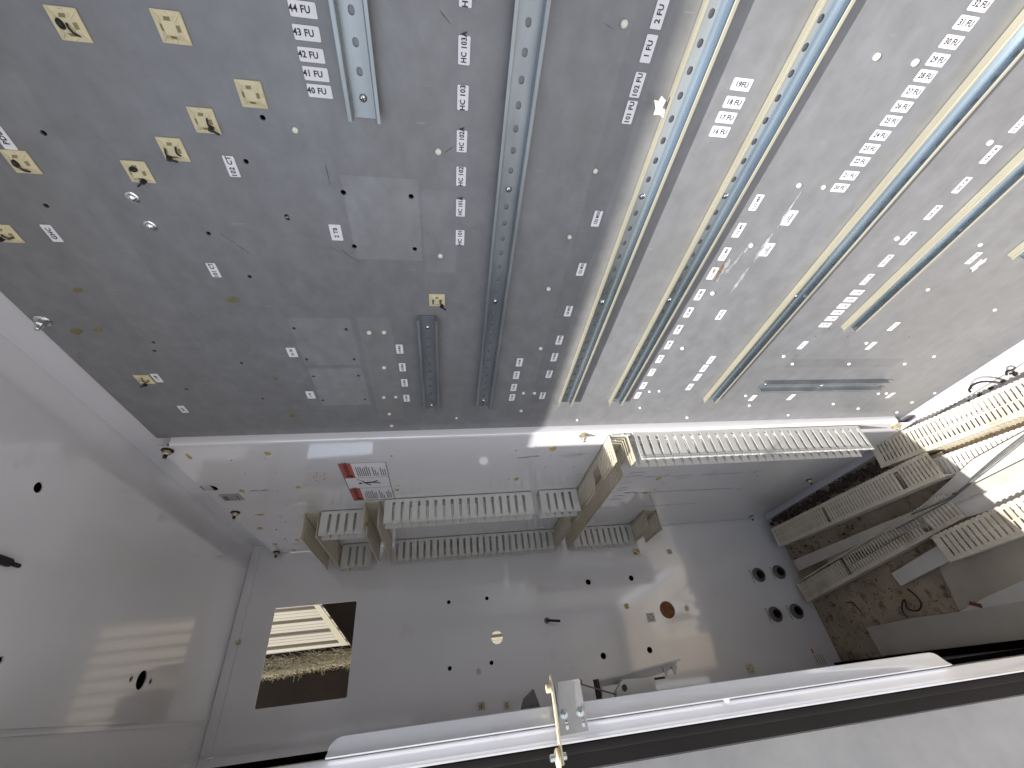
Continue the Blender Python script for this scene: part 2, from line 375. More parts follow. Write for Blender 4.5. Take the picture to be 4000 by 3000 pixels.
# ------------------------------------------------------------------ galvanised panel (bay one) and white panel (bay two)
def bp(px, py, y=0): return P(px, py, 1, y)
SM_HOLES = [(170,520),(961,631),(180,804),(814,912),(975,1081),(599,1338),(603,1371),(943,1418),(1341,752),(1606,768),(1120,845),(1123,853),
 (1384,963),(1620,973),(1148,1283),(1352,1287),(1197,1404),(1383,1404),(1225,1471),(1400,1468),(1262,1564),(1426,1560),(1026,1557),(728,1521),
 (1026,460+0),(3244,1283+0),(3553,1315),(3115,1387),(3479,1373),(3867,1392),(3316,1313),(3190,1312)]
gp = empty('mounting_panel', Matrix.Translation((.15, -.002, -.37)), label='large galvanised steel mounting panel carrying the rails and stickers', cat='panel')
hl = []
for i, (a, b) in enumerate(SM_HOLES):
    q = bp(a, b); hl.append(circle(q.x, q.z, .0031 if i not in (8, 9, 12, 13) else .0036, 10))
rects = []
def rct(pts, k):
    q = [bp(a, b) for a, b in pts]; xs = sorted(v.x for v in q); zs_ = sorted(v.z for v in q)
    rects.append(((xs[0]+xs[1])/2, (xs[2]+xs[3])/2, (zs_[0]+zs_[1])/2, (zs_[2]+zs_[3])/2, k))
rct([(1320, 700), (1620, 705), (1640, 1020), (1395, 1015)], .20)
rct([(1118, 1248), (1362, 1250), (1403, 1427), (1190, 1427)], .17)
rct([(1200, 1446), (1410, 1442), (1441, 1583), (1258, 1583)], .26)
rct([(1403, 1247), (1525, 1247), (1570, 1640), (1470, 1640)], .12)
rct([(1640, 750), (1770, 760), (1780, 1065), (1660, 1068)], .10)
rct([(3090, 1405), (3500, 1405), (3500, 1437), (3060, 1437)], -.14)
rects.append((.03, .79, -.235, -.20, -.10))
rects.append((.20, .60, .42, .50, .07))
GM = galv_panel_material(rects)
me = plate_mesh([(XN+.02, -1.372), (.897, -1.372), (.897, .630), (XN+.02, .630)], hl, .003)
me.transform(axes((0, 0, 0), X, Z, -Y)); me.transform(Matrix.Scale(1, 4))
# plate local z runs -t..0 along -Y -> flip so that the front face is y=0
for v in me.vertices: v.co.y = -abs(v.co.y)
sub(gp, 'sheet', me, GM)
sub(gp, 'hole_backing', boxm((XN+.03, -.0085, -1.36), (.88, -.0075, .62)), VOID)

wp = empty('white_panel', Matrix.Translation((1.3, YP-.002, -.38)), label='white enamelled mounting panel with folded edge, carrying slotted ducts', cat='panel')
W_H = []
def w(r, a, b, rad=.003):
    ox, oy = {'l1': (0, 1500), 'l2': (1000, 1500), 'l3': (2000, 1500), 'l4': (3000, 1500)}[r]
    q = bp(ox+a/2.212, oy+b/2.212, YP); W_H.append(circle(q.x, q.z, rad, 10))
for t_ in [('l1', 2000, 661), ('l1', 2113, 776), ('l2', 78, 648), ('l2', 165, 762), ('l2', 180, 926), ('l2', 273, 1042), ('l2', 207, 1141), ('l2', 253, 1191), ('l2', 175, 1258),
           ('l2', 249, 1339), ('l2', 1170, 624, .004), ('l2', 1229, 880, .0035), ('l2', 2180, 828), ('l3', 37, 575), ('l3', 212, 536), ('l3', 330, 621), ('l3', 586, 608), ('l3', 287, 722), ('l3', 530, 713), ('l3', 927, 830), ('l3', 811, 987), ('l3', 764, 1097), ('l3', 703, 1183),
           ('l3', 935, 1185), ('l3', 255, 1208), ('l3', 1232, 912), ('l3', 1115, 1038), ('l3', 1355, 781), ('l3', 1455, 708), ('l3', 2120, 792)]: w(*t_)
q = bp(815, 1908, YP); W_H.append(circle(q.x, q.z, .021, 24))
bm = bmesh.new()
add_mesh(bm, plate_mesh([(.900, -1.395), (1.70, -1.395), (1.70, .626), (.900, .626)], W_H, .003), axes((0, YP-.003, 0), X, Z, -Y))
for v in bm.verts: v.co.y = YP-.003 if v.co.y > YP-.0015 or v.co.y < YP-.0045 else v.co.y
bm.free()
bm = bmesh.new()
add_mesh(bm, plate_mesh([(.9025, -1.395), (1.70, -1.395), (1.70, .626), (.9025, .626)], W_H, .003), Matrix(((1, 0, 0, 0), (0, 0, 1, YP), (0, 1, 0, 0), (0, 0, 0, 1))))
sub(wp, 'sheet', mesh(bm), WPANEL)
fl = [(.9035, YP-.0001), (.9003, YP-.0004), (.8975, YP-.0018), (.8958, YP-.0045), (.8955, -.0005), (.8975, -.0005), (.8985, YP-.0055), (.9035, YP-.003)]
bm = bmesh.new(); prism(bm, fl, -1.335, .600, lambda x, y, h: (x, y, h)); sub(wp, 'folded_edge', mesh(bm, smooth=50), WPANEL)
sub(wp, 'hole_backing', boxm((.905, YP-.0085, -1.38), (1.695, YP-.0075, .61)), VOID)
GOUGE = mat('scraped_zinc', (.42, .42, .43), .35, metal=.4, noise=(90, .5))
SMEARB = mat('rusty_smear', (.15, .09, .045), .6, noise=(60, .4))
SMEAR = mat('brown_smear', (.10, .082, .06), .6, noise=(60, .4))
def on_panel(name, pts, m, label=None, h=.00035):
    q = [bp(a, b) for a, b in pts]; c = sum(q, Vector())/len(q)
    me = plate_mesh([(-(v.x-c.x), v.z-c.z) for v in q], [], .0003); o = link(name, me, m, gp); o.matrix_parent_inverse = gp.matrix_world.inverted()
    o.matrix_basis = axes((c.x, h, c.z), -X, Z, Y)
    if label: o['label'] = label
def streak(a, b, w0, n, m, label=None, name='scrape_mark'):
    L_s, R_s = [], []
    for i in range(n+1):
        t = i/n; x_ = a[0]+(b[0]-a[0])*t; y_ = a[1]+(b[1]-a[1])*t; k = w0*random.uniform(.25, 1)*(.3+1.4*math.sin(math.pi*min(max(t, .06), .94)))
        L_s.append((x_-k, y_-k*.5+random.uniform(-1, 1))); R_s.append((x_+k, y_+k*.5))
    on_panel(name, L_s+R_s[::-1], m, label)
streak((3130, 748), (3035, 890), 3, 14, GOUGE, 'pale scraped line running between two stickers'); streak((3018, 912), (2945, 1020), 5, 12, GOUGE); streak((2925, 1045), (2853, 1145), 4, 12, GOUGE)
streak((2838, 1010), (2790, 1100), 3.5, 14, SMEARB, 'rusty brown gouge beside the "121 MF" sticker', 'gouge_mark')
streak((2852, 1012), (2800, 1100), 6, 12, GOUGE); streak((2868, 1030), (2832, 1072), 5, 8, GOUGE); streak((2900, 985), (2858, 1045), 4, 8, GOUGE); streak((2922, 965), (2908, 985), 5, 5, GOUGE)
for (px, py, k) in [(908, 1170, 24), (300, 1293, 24), (384, 1288, 18), (305, 1133, 20), (1140, 1623, 12), (1078, 1480, 10)]:
    on_panel('glue_residue', [(px+k*(1+.3*random.random())*math.cos(t*.524)*.9, py+k*.62*(1-.35*random.random())*math.sin(t*.524)) for t in range(12)], mat('olive_glue_%d' % px, (.17, .145, .07), .6, noise=(70, .4)))
for (a, b, k) in [((1280, 960), (1330, 985), 5), ((1335, 975), (1375, 1010), 8), ((1365, 1000), (1405, 1025), 6), ((860, 912), (920, 950), 5), ((925, 955), (975, 990), 4), ((1710, 30), (1760, 95), 4), ((2360, 90), (2405, 120), 5), ((1270, 640), (1290, 720), 2), ((1735, 598), (1772, 572), 2), ((1850, 1), (1857, 6), 2)]:
    streak(a, b, k*.8, 9, SMEAR, name='brown_smear')
# grey perforated strip on the ledge under the back wall
ps = empty('perforated_strip', Matrix.Translation((.3, .045, -1.437)), label='grey perforated strip between the back wall and the sunlit duct', cat='strip')
bm = bmesh.new(); add_mesh(bm, plate_mesh([(XN+.02, .021), (.99, .021), (.99, .075), (XN+.02, .075)], [rrect(-.4+i*.03, -.388+i*.03, .028, .036, .0015, 2) for i in range(45)], .002), Matrix.Translation((0, 0, -1.435)))
o = link('strip_sheet', mesh(bm), mat('dull_grey_plastic', (.36, .355, .36), .5, noise=(30, .1)), ps); o.matrix_parent_inverse = ps.matrix_world.inverted()
# old glue patches on the white panel
def blob(rx, ry, n=14, jag=.3):
    return [((rx*(1-jag*random.random()))*math.cos(2*math.pi*i/n), (ry*(1-jag*random.random()))*math.sin(2*math.pi*i/n)) for i in range(n)]
for (px, py, rx, ry) in [(737, 1783, .016, .005), (1045, 1772, .011, .009), (1164, 1904, .009, .008), (1014, 2011, .007, .016), (1017, 2064, .014, .010), (1074, 2126, .014, .010), (1148, 2149, .013, .009),
                         (1160, 2111, .018, .007), (1120, 2112, .006, .004), (2160, 1754, .016, .012), (2018, 1871, .013, .008), (2521, 1926, .012, .014), (2572, 1870, .013, .011), (1553, 1914, .008, .007), (945, 1919, .012, .008)]:
    q = bp(px, py, YP+.0004); me = plate_mesh(blob(rx, ry), [], .0003); o = link('glue_residue', me, GLUE, wp); o.matrix_parent_inverse = wp.matrix_world.inverted(); o.matrix_basis = on_back(q)

SCUFF = mat('grey_scuff', (.30, .29, .285), .5, noise=(50, .3))
for (a, b, k) in [((2023, 1789), (2108, 1781), 3.5), ((2450, 1862), (2512, 1856), 1.6), ((2462, 1848), (2520, 1843), 1.6), ((2428, 1887), (2466, 1884), 1.6), ((2412, 1908), (2452, 1903), 1.6), ((2405, 1917), (2450, 1913), 1.4), ((2390, 1938), (2440, 1934), 1.6), ((2380, 1950), (2426, 1948), 2),
                  ((2475, 1926), (2660, 1916), 1.2), ((2665, 1917), (2859, 1907), 1.8), ((2520, 1863), (2700, 1856), 1.2), ((2740, 1855), (2900, 1846), 1.8), ((2500, 1978), (2720, 1966), 1.0), ((2590, 1882), (2598, 1888), 3), ((2640, 1874), (2650, 1871), 2), ((2940, 1846), (2965, 1842), 3), ((2880, 1915), (2896, 1905), 3), ((2535, 1935), (2543, 1945), 3)]:
    L_s, R_s = [], []
    for i in range(11):
        t = i/10; x_ = a[0]+(b[0]-a[0])*t; y_ = a[1]+(b[1]-a[1])*t; w_ = k*random.uniform(.3, 1)
        L_s.append((x_, y_-w_)); R_s.append((x_, y_+w_))
    q = [bp(u, v_, YP) for u, v_ in L_s+R_s[::-1]]; c = sum(q, Vector())/len(q)
    o = link('scuff_mark', plate_mesh([(-(v.x-c.x), v.z-c.z) for v in q], [], .0002), SCUFF, wp); o.matrix_parent_inverse = wp.matrix_world.inverted(); o.matrix_basis = axes((c.x, YP+.0003, c.z), -X, Z, Y)

# ------------------------------------------------------------------ DIN rails
def din_rail(L, holes, t=.001, D=.015, short=False):
    """local: x along the rail, y across, z outward"""
    bm = bmesh.new()
    add_mesh(bm, plate_mesh([(0, -.0125), (L, -.0125), (L, .0125), (0, .0125)], [rrect(h-.0042, h+.0042, -.0031, .0031, .00305, 3) for h in holes], t), Matrix.Translation((0, 0, t+.0002)))
    return mesh(bm)
def rail_sides(r, L, m, D=.015):
    for s in (-1, 1):
        bm = bmesh.new()
        q = [(.0125, .0003), (.0135, .0003), (.0136, D-.0022), (.0142, D-.0012), (.0175, D-.001), (.0177, D-.0003), (.0175, D), (.0140, D), (.0130, D-.0006), (.0126, D-.0018), (.0125, .0013)]
        prism(bm, [(s*a, b) for a, b in q], 0, L, lambda a, b, h: (h, a, b))
        me = mesh(bm); me.materials.append(m)
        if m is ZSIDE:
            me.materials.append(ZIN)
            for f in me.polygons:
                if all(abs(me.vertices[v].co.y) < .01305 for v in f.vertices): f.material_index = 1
        link('rail_side', me, m, r)
def screw_mesh(r=.0042, h=.003):
    bm = bmesh.new(); lathe(bm, [(r, 0), (r*.98, h*.35), (r*.8, h*.72), (r*.45, h*.95), (r*.1, h)], 18); return mesh(bm, smooth=60)
def cross_mesh(r=.0042, h=.003):
    bm = bmesh.new(); k = r*.62
    box(bm, (-k, -k*.2, h*.72), (k, k*.2, h*1.03)); box(bm, (-k*.2, -k, h*.722), (k*.2, k, h*1.032)); return mesh(bm)
SCR, CRS = screw_mesh(), cross_mesh()
SCR.materials.append(STEEL); CRS.materials.append(BLACK)
def rail(label, zc, x0, x1, phase, screws, m=ZINC, D=.015, horiz=True):
    """rail along X on the galvanised panel, hole pitch 25 mm"""
    L = x1-x0
    hs = []; k = math.ceil((x0+.006-phase)/.025)
    while phase+k*.025 < x1-.006: hs.append(phase+k*.025-x0); k += 1
    r = empty('din_rail', axes((x0, .0006, zc), X, -Z, Y), label=label, cat='mounting rail', group='slotted rails on the steel panel')
    link('rail_base', din_rail(L, hs, D=D), m, r); rail_sides(r, L, ZSIDE if m is ZINC else m)
    for s in screws:
        o = link('screw', SCR, None, r); o.location = (s-x0, 0, .0014); c = link('cross_slot', CRS, None, o)
        o.rotation_euler.z = random.random()
    return r
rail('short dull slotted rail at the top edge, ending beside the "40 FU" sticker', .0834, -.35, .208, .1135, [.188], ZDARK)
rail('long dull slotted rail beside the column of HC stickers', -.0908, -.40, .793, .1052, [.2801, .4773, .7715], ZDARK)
rail('first sunlit rail, beside the "102 FU" and MOL stickers', -.2828, -.40, .784, .0786, [.2777, .4744])
rail('second sunlit rail, between the "16 FU" stickers and the MR and MF stickers', -.4085, -.40, .786, .070, [.2691, .4655])
rail('long sunlit rail beside the column of 20 FU to 32 FU stickers', -.658, -.40, .783, .075, [.45])
rail('sunlit rail ending below the "10 FU" sticker', -.842, -.40, .528, .08, [.30])
rail('sunlit rail at the right picture edge, only its end showing', -1.038, -.40, .342, .08, [])
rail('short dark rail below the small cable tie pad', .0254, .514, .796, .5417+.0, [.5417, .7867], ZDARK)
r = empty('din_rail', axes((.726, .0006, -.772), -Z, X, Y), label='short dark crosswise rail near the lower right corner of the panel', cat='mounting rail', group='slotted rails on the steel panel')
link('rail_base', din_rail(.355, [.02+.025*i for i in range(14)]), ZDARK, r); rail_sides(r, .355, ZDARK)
for s in (.012, .17, .33):
    o = link('screw', SCR, None, r); o.location = (s, 0, .0014); link('cross_slot', CRS, None, o)

# ------------------------------------------------------------------ stickers
ST_V = plate_mesh(rrect(-.0125, .0125, -.00625, .00625, .0012), [], .00035); ST_V.transform(Matrix.Translation((0, 0, .0006))); ST_V.materials.append(PAPER)
ST_T = plate_mesh(rrect(-.0125, .0125, -.0078, .0078, .0012), [], .00035); ST_T.transform(Matrix.Translation((0, 0, .0006))); ST_T.materials.append(PAPER)
TXT = {}
def sticker(txt, px, py, vert, where, size=.0080, tall=False, group=None, lab=None, dx=0, rot=0):
    o = empty('label_sticker', on_back(bp(px, py, .0003), vert, rot), label=lab or ('white sticker printed "%s" %s' % (txt.replace('\n', ' '), where)), cat='sticker', group=group)
    link('sticker_base', ST_T if tall else ST_V, None, o)
    if txt:
        k = (txt, size)
        if k not in TXT:
            me = text_mesh(txt, size, squeeze=.82 if len(txt) > 6 and '\n' not in txt else .95); me.materials.append(INK); TXT[k] = me
        q = link('printed_text', TXT[k], None, o); q.location = (dx, 0, .0008)
    return o
G = 'stickers naming devices on the steel panel'
W1 = 'in the row beside the short top rail'
for t_, a, b in [('44 FU', 1183, 36), ('43 FU', 1199, 129), ('42 FU', 1217, 215), ('41 FU', 1235, 289), ('40 FU', 1250, 356)]: sticker(t_, a, b, False, W1, dx=-.003, group=G)
W1 = 'in the column left of the long dull rail'
for t_, a, b in [('HC 104', 1819, -38), ('HC 103A', 1813, 197), ('HC 103', 1808, 382), ('HC 102A', 1804, 552), ('HC 102', 1801, 689), ('HC 101A', 1799, 812), ('HC 101', 1797, 928)]:
    sticker(t_, a, b, True, W1, dx=.0025 if 'A' in t_ else 0, group=G)
sticker('102 CT', 905, 650, True, 'near the row of cable tie pads', group=G)
sticker('101 CT', 835, 1055, True, 'alone on the dark left part of the panel', group=G)
sticker('GHC', 203, 911, True, 'near the left edge of the steel panel', group=G)
sticker('PDB', 12, 537, True, '', group=G, lab='white sticker cut off by the left picture edge above a tie pad')
sticker('2 TB', 1313, 908, True, 'beside the paler square patch', tall=True, group=G)
sticker('3A TB', 1141, 1376, True, 'above the two lower pale patches', size=.0066, tall=True, group=G)
sticker('3 TB', 1213, 1542, True, 'beside the lowest pale patch', size=.0066, tall=True, group=G)
sticker('1 GB', 613, 1476, True, 'touching a cable tie pad at lower left', size=.0066, group=G)
sticker('BUS', 715, 1598, True, 'lowest on the left of the steel panel', size=.0066, group=G)
W1 = 'left of the short dark rail'
for t_, a, b in [('114 MOL', 1561, 1363), ('113 MOL', 1572, 1434), ('112 MOL', 1580, 1495), ('111 MOL', 1588, 1555)]: sticker(t_, a, b, True, W1, size=.0064, group=G)
W1 = 'in the column left of the first sunlit rail'
for t_, a, b in [('122 MOL', 2331, 854), ('121 MOL', 2270, 1052), ('120 MOL', 2220, 1215), ('119 MOL', 2185, 1328), ('118 MOL', 2165, 1395), ('117 MOL', 2145, 1461), ('116 MOL', 2119, 1545)]: sticker(t_, a, b, True, W1, size=.0066, group=G, dx=.002)
W1 = 'between the long dull rail and the first sunlit rail'
for t_, a, b in [('114 M', 2029, 1415), ('113 M', 2017, 1465), ('112 M', 2007, 1513), ('111 M', 2000, 1552)]: sticker(t_, a, b, True, W1, size=.0066, group=G)
for t_, a, b in [('2 FU', 2576, 54), ('1 FU', 2533, 191), ('102 FU', 2490, 332), ('101 FU', 2459, 439)]: sticker(t_, a, b, True, 'at the top, left of the first sunlit rail', group=G)
for t_, a, b in [('19FU', 2897, 330), ('18 FU', 2866, 400), ('17 FU', 2836, 459), ('16 FU', 2811, 514)]: sticker(t_, a, b, False, 'on the sunlit strip between two rails', group=G)
for t_, a, b in [('32 FU', 3830, 16), ('31 FU', 3771, 90), ('30 FU', 3716, 164), ('29 FU', 3662, 234), ('28 FU', 3614, 297), ('27 FU', 3566, 358), ('26 FU', 3523, 416), ('25 FU', 3480, 472), ('24 FU', 3438, 528), ('23 FU', 3397, 580), ('22 FU', 3360, 630), ('21 FU', 3318, 685), ('20 FU', 3280, 733)]:
    sticker(t_, a, b, False, 'in the long diagonal row at upper right', group=G)
W1 = 'in the column right of the second sunlit rail'
for t_, a, b in [('122 MR', 2954, 791), ('122 MF', 2886, 899), ('121 MR', 2830, 992), ('121 MF', 2783, 1068), ('120 MR', 2732, 1151), ('120 MF', 2689, 1220), ('119 MR', 2649, 1287), ('119 MF', 2612, 1347), ('118 M', 2577, 1402), ('117 M', 2546, 1454), ('116 M', 2513, 1506), ('115 M', 2491, 1544)]: sticker(t_, a, b, True, W1, size=.0066, group=G)
sticker('24V\nBUFFER', 3083, 851, True, 'nearer the diagonal sticker row', size=.0046, tall=True, group=G)
sticker('24V\nBUFFER', 2996, 975, True, 'nearer the "24V PS" sticker', size=.0046, tall=True, group=G)
sticker('24V PS', 2815, 1229, True, 'alone between two sunlit rails', size=.0066, group=G)
for t_, a, b in [('5 FU', 2777, 1405), ('4 FU', 2750, 1438), ('3 FU', 2725, 1473)]: sticker(t_, a, b, True, 'in the short row near the lower rail end', size=.0064, group=G)
sticker('SUR', 2694, 1511, True, 'last of the short row by the rail end', size=.0058, group=G)
for t_, a, b in [('111 CR', 3986, 480), ('106 CR', 3868, 604), ('105 CR', 3756, 723), ('104 CR', 3644, 830), ('103 CR', 3545, 931), ('102 CR', 3460, 1018), ('101 CR', 3386, 1091)]: sticker(t_, a, b, True, 'between the two right hand sunlit rails', size=.0068, group=G)
for t_, a, b in [('15 FU', 3348, 1142), ('14 FU', 3321, 1170), ('13 FU', 3295, 1195), ('12 FU', 3271, 1220), ('11 FU', 3247, 1244), ('10 FU', 3223, 1269)]: sticker(t_, a, b, False, 'in the tight stack by the right rail end', size=.0066, group=G)
sticker('24A TB', 3490, 1275, True, 'right of the end of the right hand rail', size=.006, group=G)
sticker('PS1', 3135, 1348, True, 'beside a plug above the crosswise rail', size=.006, group=G)
sticker('PS2', 3402, 1350, True, 'right of a plug above the crosswise rail', size=.006, group=G)
sticker('107 CR', 3802, 1008, True, 'beside a torn white scrap at the right', size=.0062, group=G)
sticker('TS1', 2940, 1554, True, 'just left of the crosswise rail end', size=.006, group=G)
sticker('TS2', 3090, 1551, True, 'under the left part of the crosswise rail', size=.006, group=G)
sticker('TS3', 3478, 1544, True, 'under the right end of the crosswise rail', size=.006, group=G)
for (px, py, s_, la) in [(3818, 1035, .016, 'torn scrap of white paper below the right hand rail'), (2578, 419, .012, 'torn cream plastic scrap stuck on the first sunlit rail')]:
    q = bp(px, py, .0006 if px > 3000 else .013)
    me = plate_mesh([(-s_, -.004), (-s_*.3, -.006), (-s_*.1, -.002), (s_*.5, -.006), (s_, -.001), (s_*.6, .002), (s_*.8, .007), (0, .005), (-s_*.5, .0075), (-s_*.6, .001)], [], .0015)
    o = link('paper_scrap', me, PLUG); o.matrix_world = on_back(q, True, .35 if px < 3000 else 0) @ Matrix.Translation((0, 0, .0015)); tag(o, la, 'scrap')

# ------------------------------------------------------------------ nylon plugs
pl = bmesh.new(); lathe(pl, [(.0040, 0), (.0040, .0022), (.0034, .003), (.001, .0033)], 14); PLM = mesh(pl, smooth=50)
PLUGS = [(1154,507),(1712,591),(1720,998),(1442,1298),(1500,1297),(1500,1435),(1499,1551),(1546,1550),(1521,1616),(1530,1662),(1783,1632),(2437,92),(2325,667),(2224,925),(2142,1127),(2111,1360),
 (2933,958),(2783,1145),(2665,1360),(3423,221),(3573,244),(3120,724),(3216,731),(3865,557),(3503,931),(3828,956),(3624,1131),(3885,1210),(3648,1392),(3384,1340),(3061,1391),(3095,1421),(3316,1421),(3533,1421),
 (2044,1535),(2087,1535),(2035,1604),(2255,1640),(2537,1529),(2575,1527),(2500,1592),(2684,1630),(2913,1545),(2927,1583),(3209,1502),(3255,1577),(3352,1595),(3079,1621),(3431,1537),(3462,1536),(3562,1571),(3503,1610),(3651,1535)]
p0 = None
for a, b in PLUGS:
    q = bp(a, b, 0)
    if p0 is None: o = p0 = link('nylon_plug', PLM, PLUG)
    else: o = p0.copy(); COL.objects.link(o)
    o.matrix_world = on_back(q, True, random.random()); o.scale = [random.uniform(.78, .98)]*3
    if q.z < -.27: tag(o, 'small white round plug in the sunlit part of the steel panel', 'plug', 'small white plugs in the sunlit steel')
    else: tag(o, 'small white round plug in the shaded part of the steel panel', 'plug', 'small white plugs in the shaded steel')
for a, b, r_, la in [(2654, 1402, .0028, 'tiny nub by the second sunlit rail'), (2768, 1196, .003, 'tiny nub below the "120 MR" sticker')]: pass

# ------------------------------------------------------------------ cable tie pads
def tie_pad(Mx, label, ties=(), s=1, m=IVORY, group='ivory adhesive cable tie pads', marks=0):
    o = empty('cable_tie_pad', Mx, label=label, cat='cable tie pad', group=group)
    a = .013*s
    bm = bmesh.new()
    box(bm, (-a, -a, .0002), (a, a, .0016), .0004)
    # raised pyramid with concave flanks
    rings = []
    for r_, h in ((a*.97, .0016), (a*.72, .0023), (a*.50, .0040), (a*.42, .0047)):
        rings.append([bm.verts.new((sx*r_, sy*r_, h)) for sx, sy in ((-1, -1), (1, -1), (1, 1), (-1, 1))])
    for p_, q_ in zip(rings, rings[1:]):
        for i in range(4): bm.faces.new((p_[i], p_[(i+1) % 4], q_[(i+1) % 4], q_[i]))
    bm.faces.new(rings[-1])
    for k in range(4):                                       # diagonal ridges
        c, s_ = math.cos(math.pi/4+k*math.pi/2), math.sin(math.pi/4+k*math.pi/2)
        d = Vector((c, s_, 0)); n_ = Vector((-s_, c, 0))*.0007
        p1, p2 = d*a*.60, d*a*1.30
        vv = [bm.verts.new(p1-n_+Vector((0, 0, .0052))), bm.verts.new(p1+n_+Vector((0, 0, .0052))), bm.verts.new(p2+n_+Vector((0, 0, .0020))), bm.verts.new(p2-n_+Vector((0, 0, .0020)))]
        lo = [bm.verts.new((v.co.x, v.co.y, .0014)) for v in vv]
        for i in range(4): bm.faces.new((vv[i], vv[(i+1) % 4], lo[(i+1) % 4], lo[i]))
        bm.faces.new(vv)
    link('pad_body', mesh(bm), m, o)
    for k in range(4):
        bm = bmesh.new(); Rz = Matrix.Rotation(k*math.pi/2, 4, 'Z')
        v = [bm.verts.new(Rz @ Vector(p_)) for p_ in ((-.0026*s, a*.46, .0049), (.0026*s, a*.46, .0049), (.0026*s, a*.66, .0029), (-.0026*s, a*.66, .0029))]
        u = [bm.verts.new(Rz @ Vector(p_)) for p_ in ((-.0026*s, a*.46, .0030), (.0026*s, a*.46, .0030), (.0026*s, a*.66, .0016), (-.0026*s, a*.66, .0016))]
        for i in range(4): bm.faces.new((v[i], v[(i+1) % 4], u[(i+1) % 4], u[i]))
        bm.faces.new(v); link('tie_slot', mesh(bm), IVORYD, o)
    for k in range(2):
        bm = bmesh.new(); lathe(bm, [(.0019*s, 0), (.0015*s, .0006)], 12, ((-1)**k*a*.78 if marks == 0 else 0, 0 if marks == 0 else (-1)**k*a*.78, .0022)); link('moulding_mark', mesh(bm), m, o)
    for kind, x_, y_, an in ties:
        bm = bmesh.new()
        if kind == 'head':
            box(bm, (-.0027, -.0024, 0), (.0027, .0024, .005), .0004); box(bm, (-.0011, -.001, .0045), (.0011, .009, .0058))
        elif kind == 'strap':
            tube(bm, smooth_path([(-.0045, 0, 0), (-.001, .0008, .003), (.003, 0, .0038), (.0065, -.001, .002)]), .0010, 6)
        else:
            lathe(bm, [(.0042, 0), (.0046, .0015), (.0040, .004), (.0015, .006)], 10); bmesh.ops.scale(bm, vec=(1, .62, 1), verts=bm.verts)
        q = link('cable_tie_stub', mesh(bm), BLACK, o); q.location = (x_*s, y_*s, .0035); q.rotation_euler.z = an
    return o
tie_pad(on_back(bp(271, 94)), 'ivory tie pad with a black tie lump, topmost at the left', [('lump', .001, .004, .2), ('strap', -.004, -.004, .6)], 1.0)
tie_pad(on_back(bp(671, 106)), 'bare ivory tie pad, right of the topmost left one', [], 1.0, marks=0)
tie_pad(on_back(bp(983, 367)), 'bare ivory tie pad nearest the "40 FU" sticker', [], 1.0, marks=1)
tie_pad(on_back(bp(799, 470)), 'ivory tie pad, rightmost of the slanting row of three with black ties', [('head', -.006, -.006, 2.6), ('strap', -.002, -.006, .2)], marks=0)
tie_pad(on_back(bp(678, 583)), 'ivory tie pad with two black tie ends, middle of the slanting row', [('head', -.008, .006, 2.9), ('strap', -.001, -.006, .1), ('strap', -.004, .006, .1)])
tie_pad(on_back(bp(542, 670)), 'ivory tie pad with black block at its edge, leftmost of the slanting row', [('head', -.009, -.0025, .6), ('lump', .005, .001, 1.4)], marks=1)
tie_pad(on_back(bp(85, 631)), 'ivory tie pad near the left picture edge, under the cut off sticker', [('lump', 0, .003, .1), ('strap', -.006, -.001, .6)])
tie_pad(on_back(bp(24, 911)), 'ivory tie pad cut by the left picture edge beside the "GHC" sticker', [('strap', -.002, -.004, 1.2), ('head', -.005, .006, .3)])
tie_pad(on_back(bp(565, 1481)), 'ivory tie pad touching the "1 GB" sticker', [('head', -.010, .002, .3), ('strap', 0, -.004, .8)])
tie_pad(on_back(bp(1707, 1171)), 'small ivory tie pad with a black tie above the short dark rail', [('head', -.009, -.008, 2.4), ('strap', -.002, -.006, .3), ('strap', -.002, .006, .1)])
GP = 'dull tie pads on the far walls'
def ep(px, py, off=.0): return P(px, py, 0, XE-off)
tie_pad(on_end2(ep(2486, 2158)), 'ivory tie pad with black ties on the end wall below the ducts', [('head', -.004, .006, 0), ('strap', .002, -.007, 1.4)], 1.15, group=GP)
tie_pad(on_end2(ep(2615, 2155)), 'small brownish tie pad right of the one with black ties', [], .75, DUCTY, GP)
tie_pad(on_back(bp(2592, 2072, YP)), 'small brownish tie pad at the foot of the short stub of duct', [], .8, DUCTY, GP)
tie_pad(on_end2(ep(2542, 2412)), 'bare clouded tie pad beside the rusty disc', [], 1.2, COVERW, GP)
tie_pad(on_end2(ep(1881, 2759)), 'dull tie pad just above the white post, left one of two', [('strap', 0, 0, 0)], .85, DUSTY, GP)
tie_pad(on_end2(ep(1981, 2756)), 'dull tie pad just above the white post, right one of two', [('strap', 0, 0, .5)], .85, DUSTY, GP)
tie_pad(on_end2(ep(2931, 2612)), 'faint tie pad low on the end wall near the post', [], 1.2, DUSTY, GP)
for (a, b) in [(2448, 2368), (2683, 2376), (1870, 2624)]:
    me = plate_mesh(blob(.012, .011), [], .0003); o = shell('glue_residue', me, DUSTY if a != 2448 else GLUE); o.matrix_parent_inverse = cab.matrix_world.inverted(); o.matrix_basis = on_end2(ep(a, b, .0005))

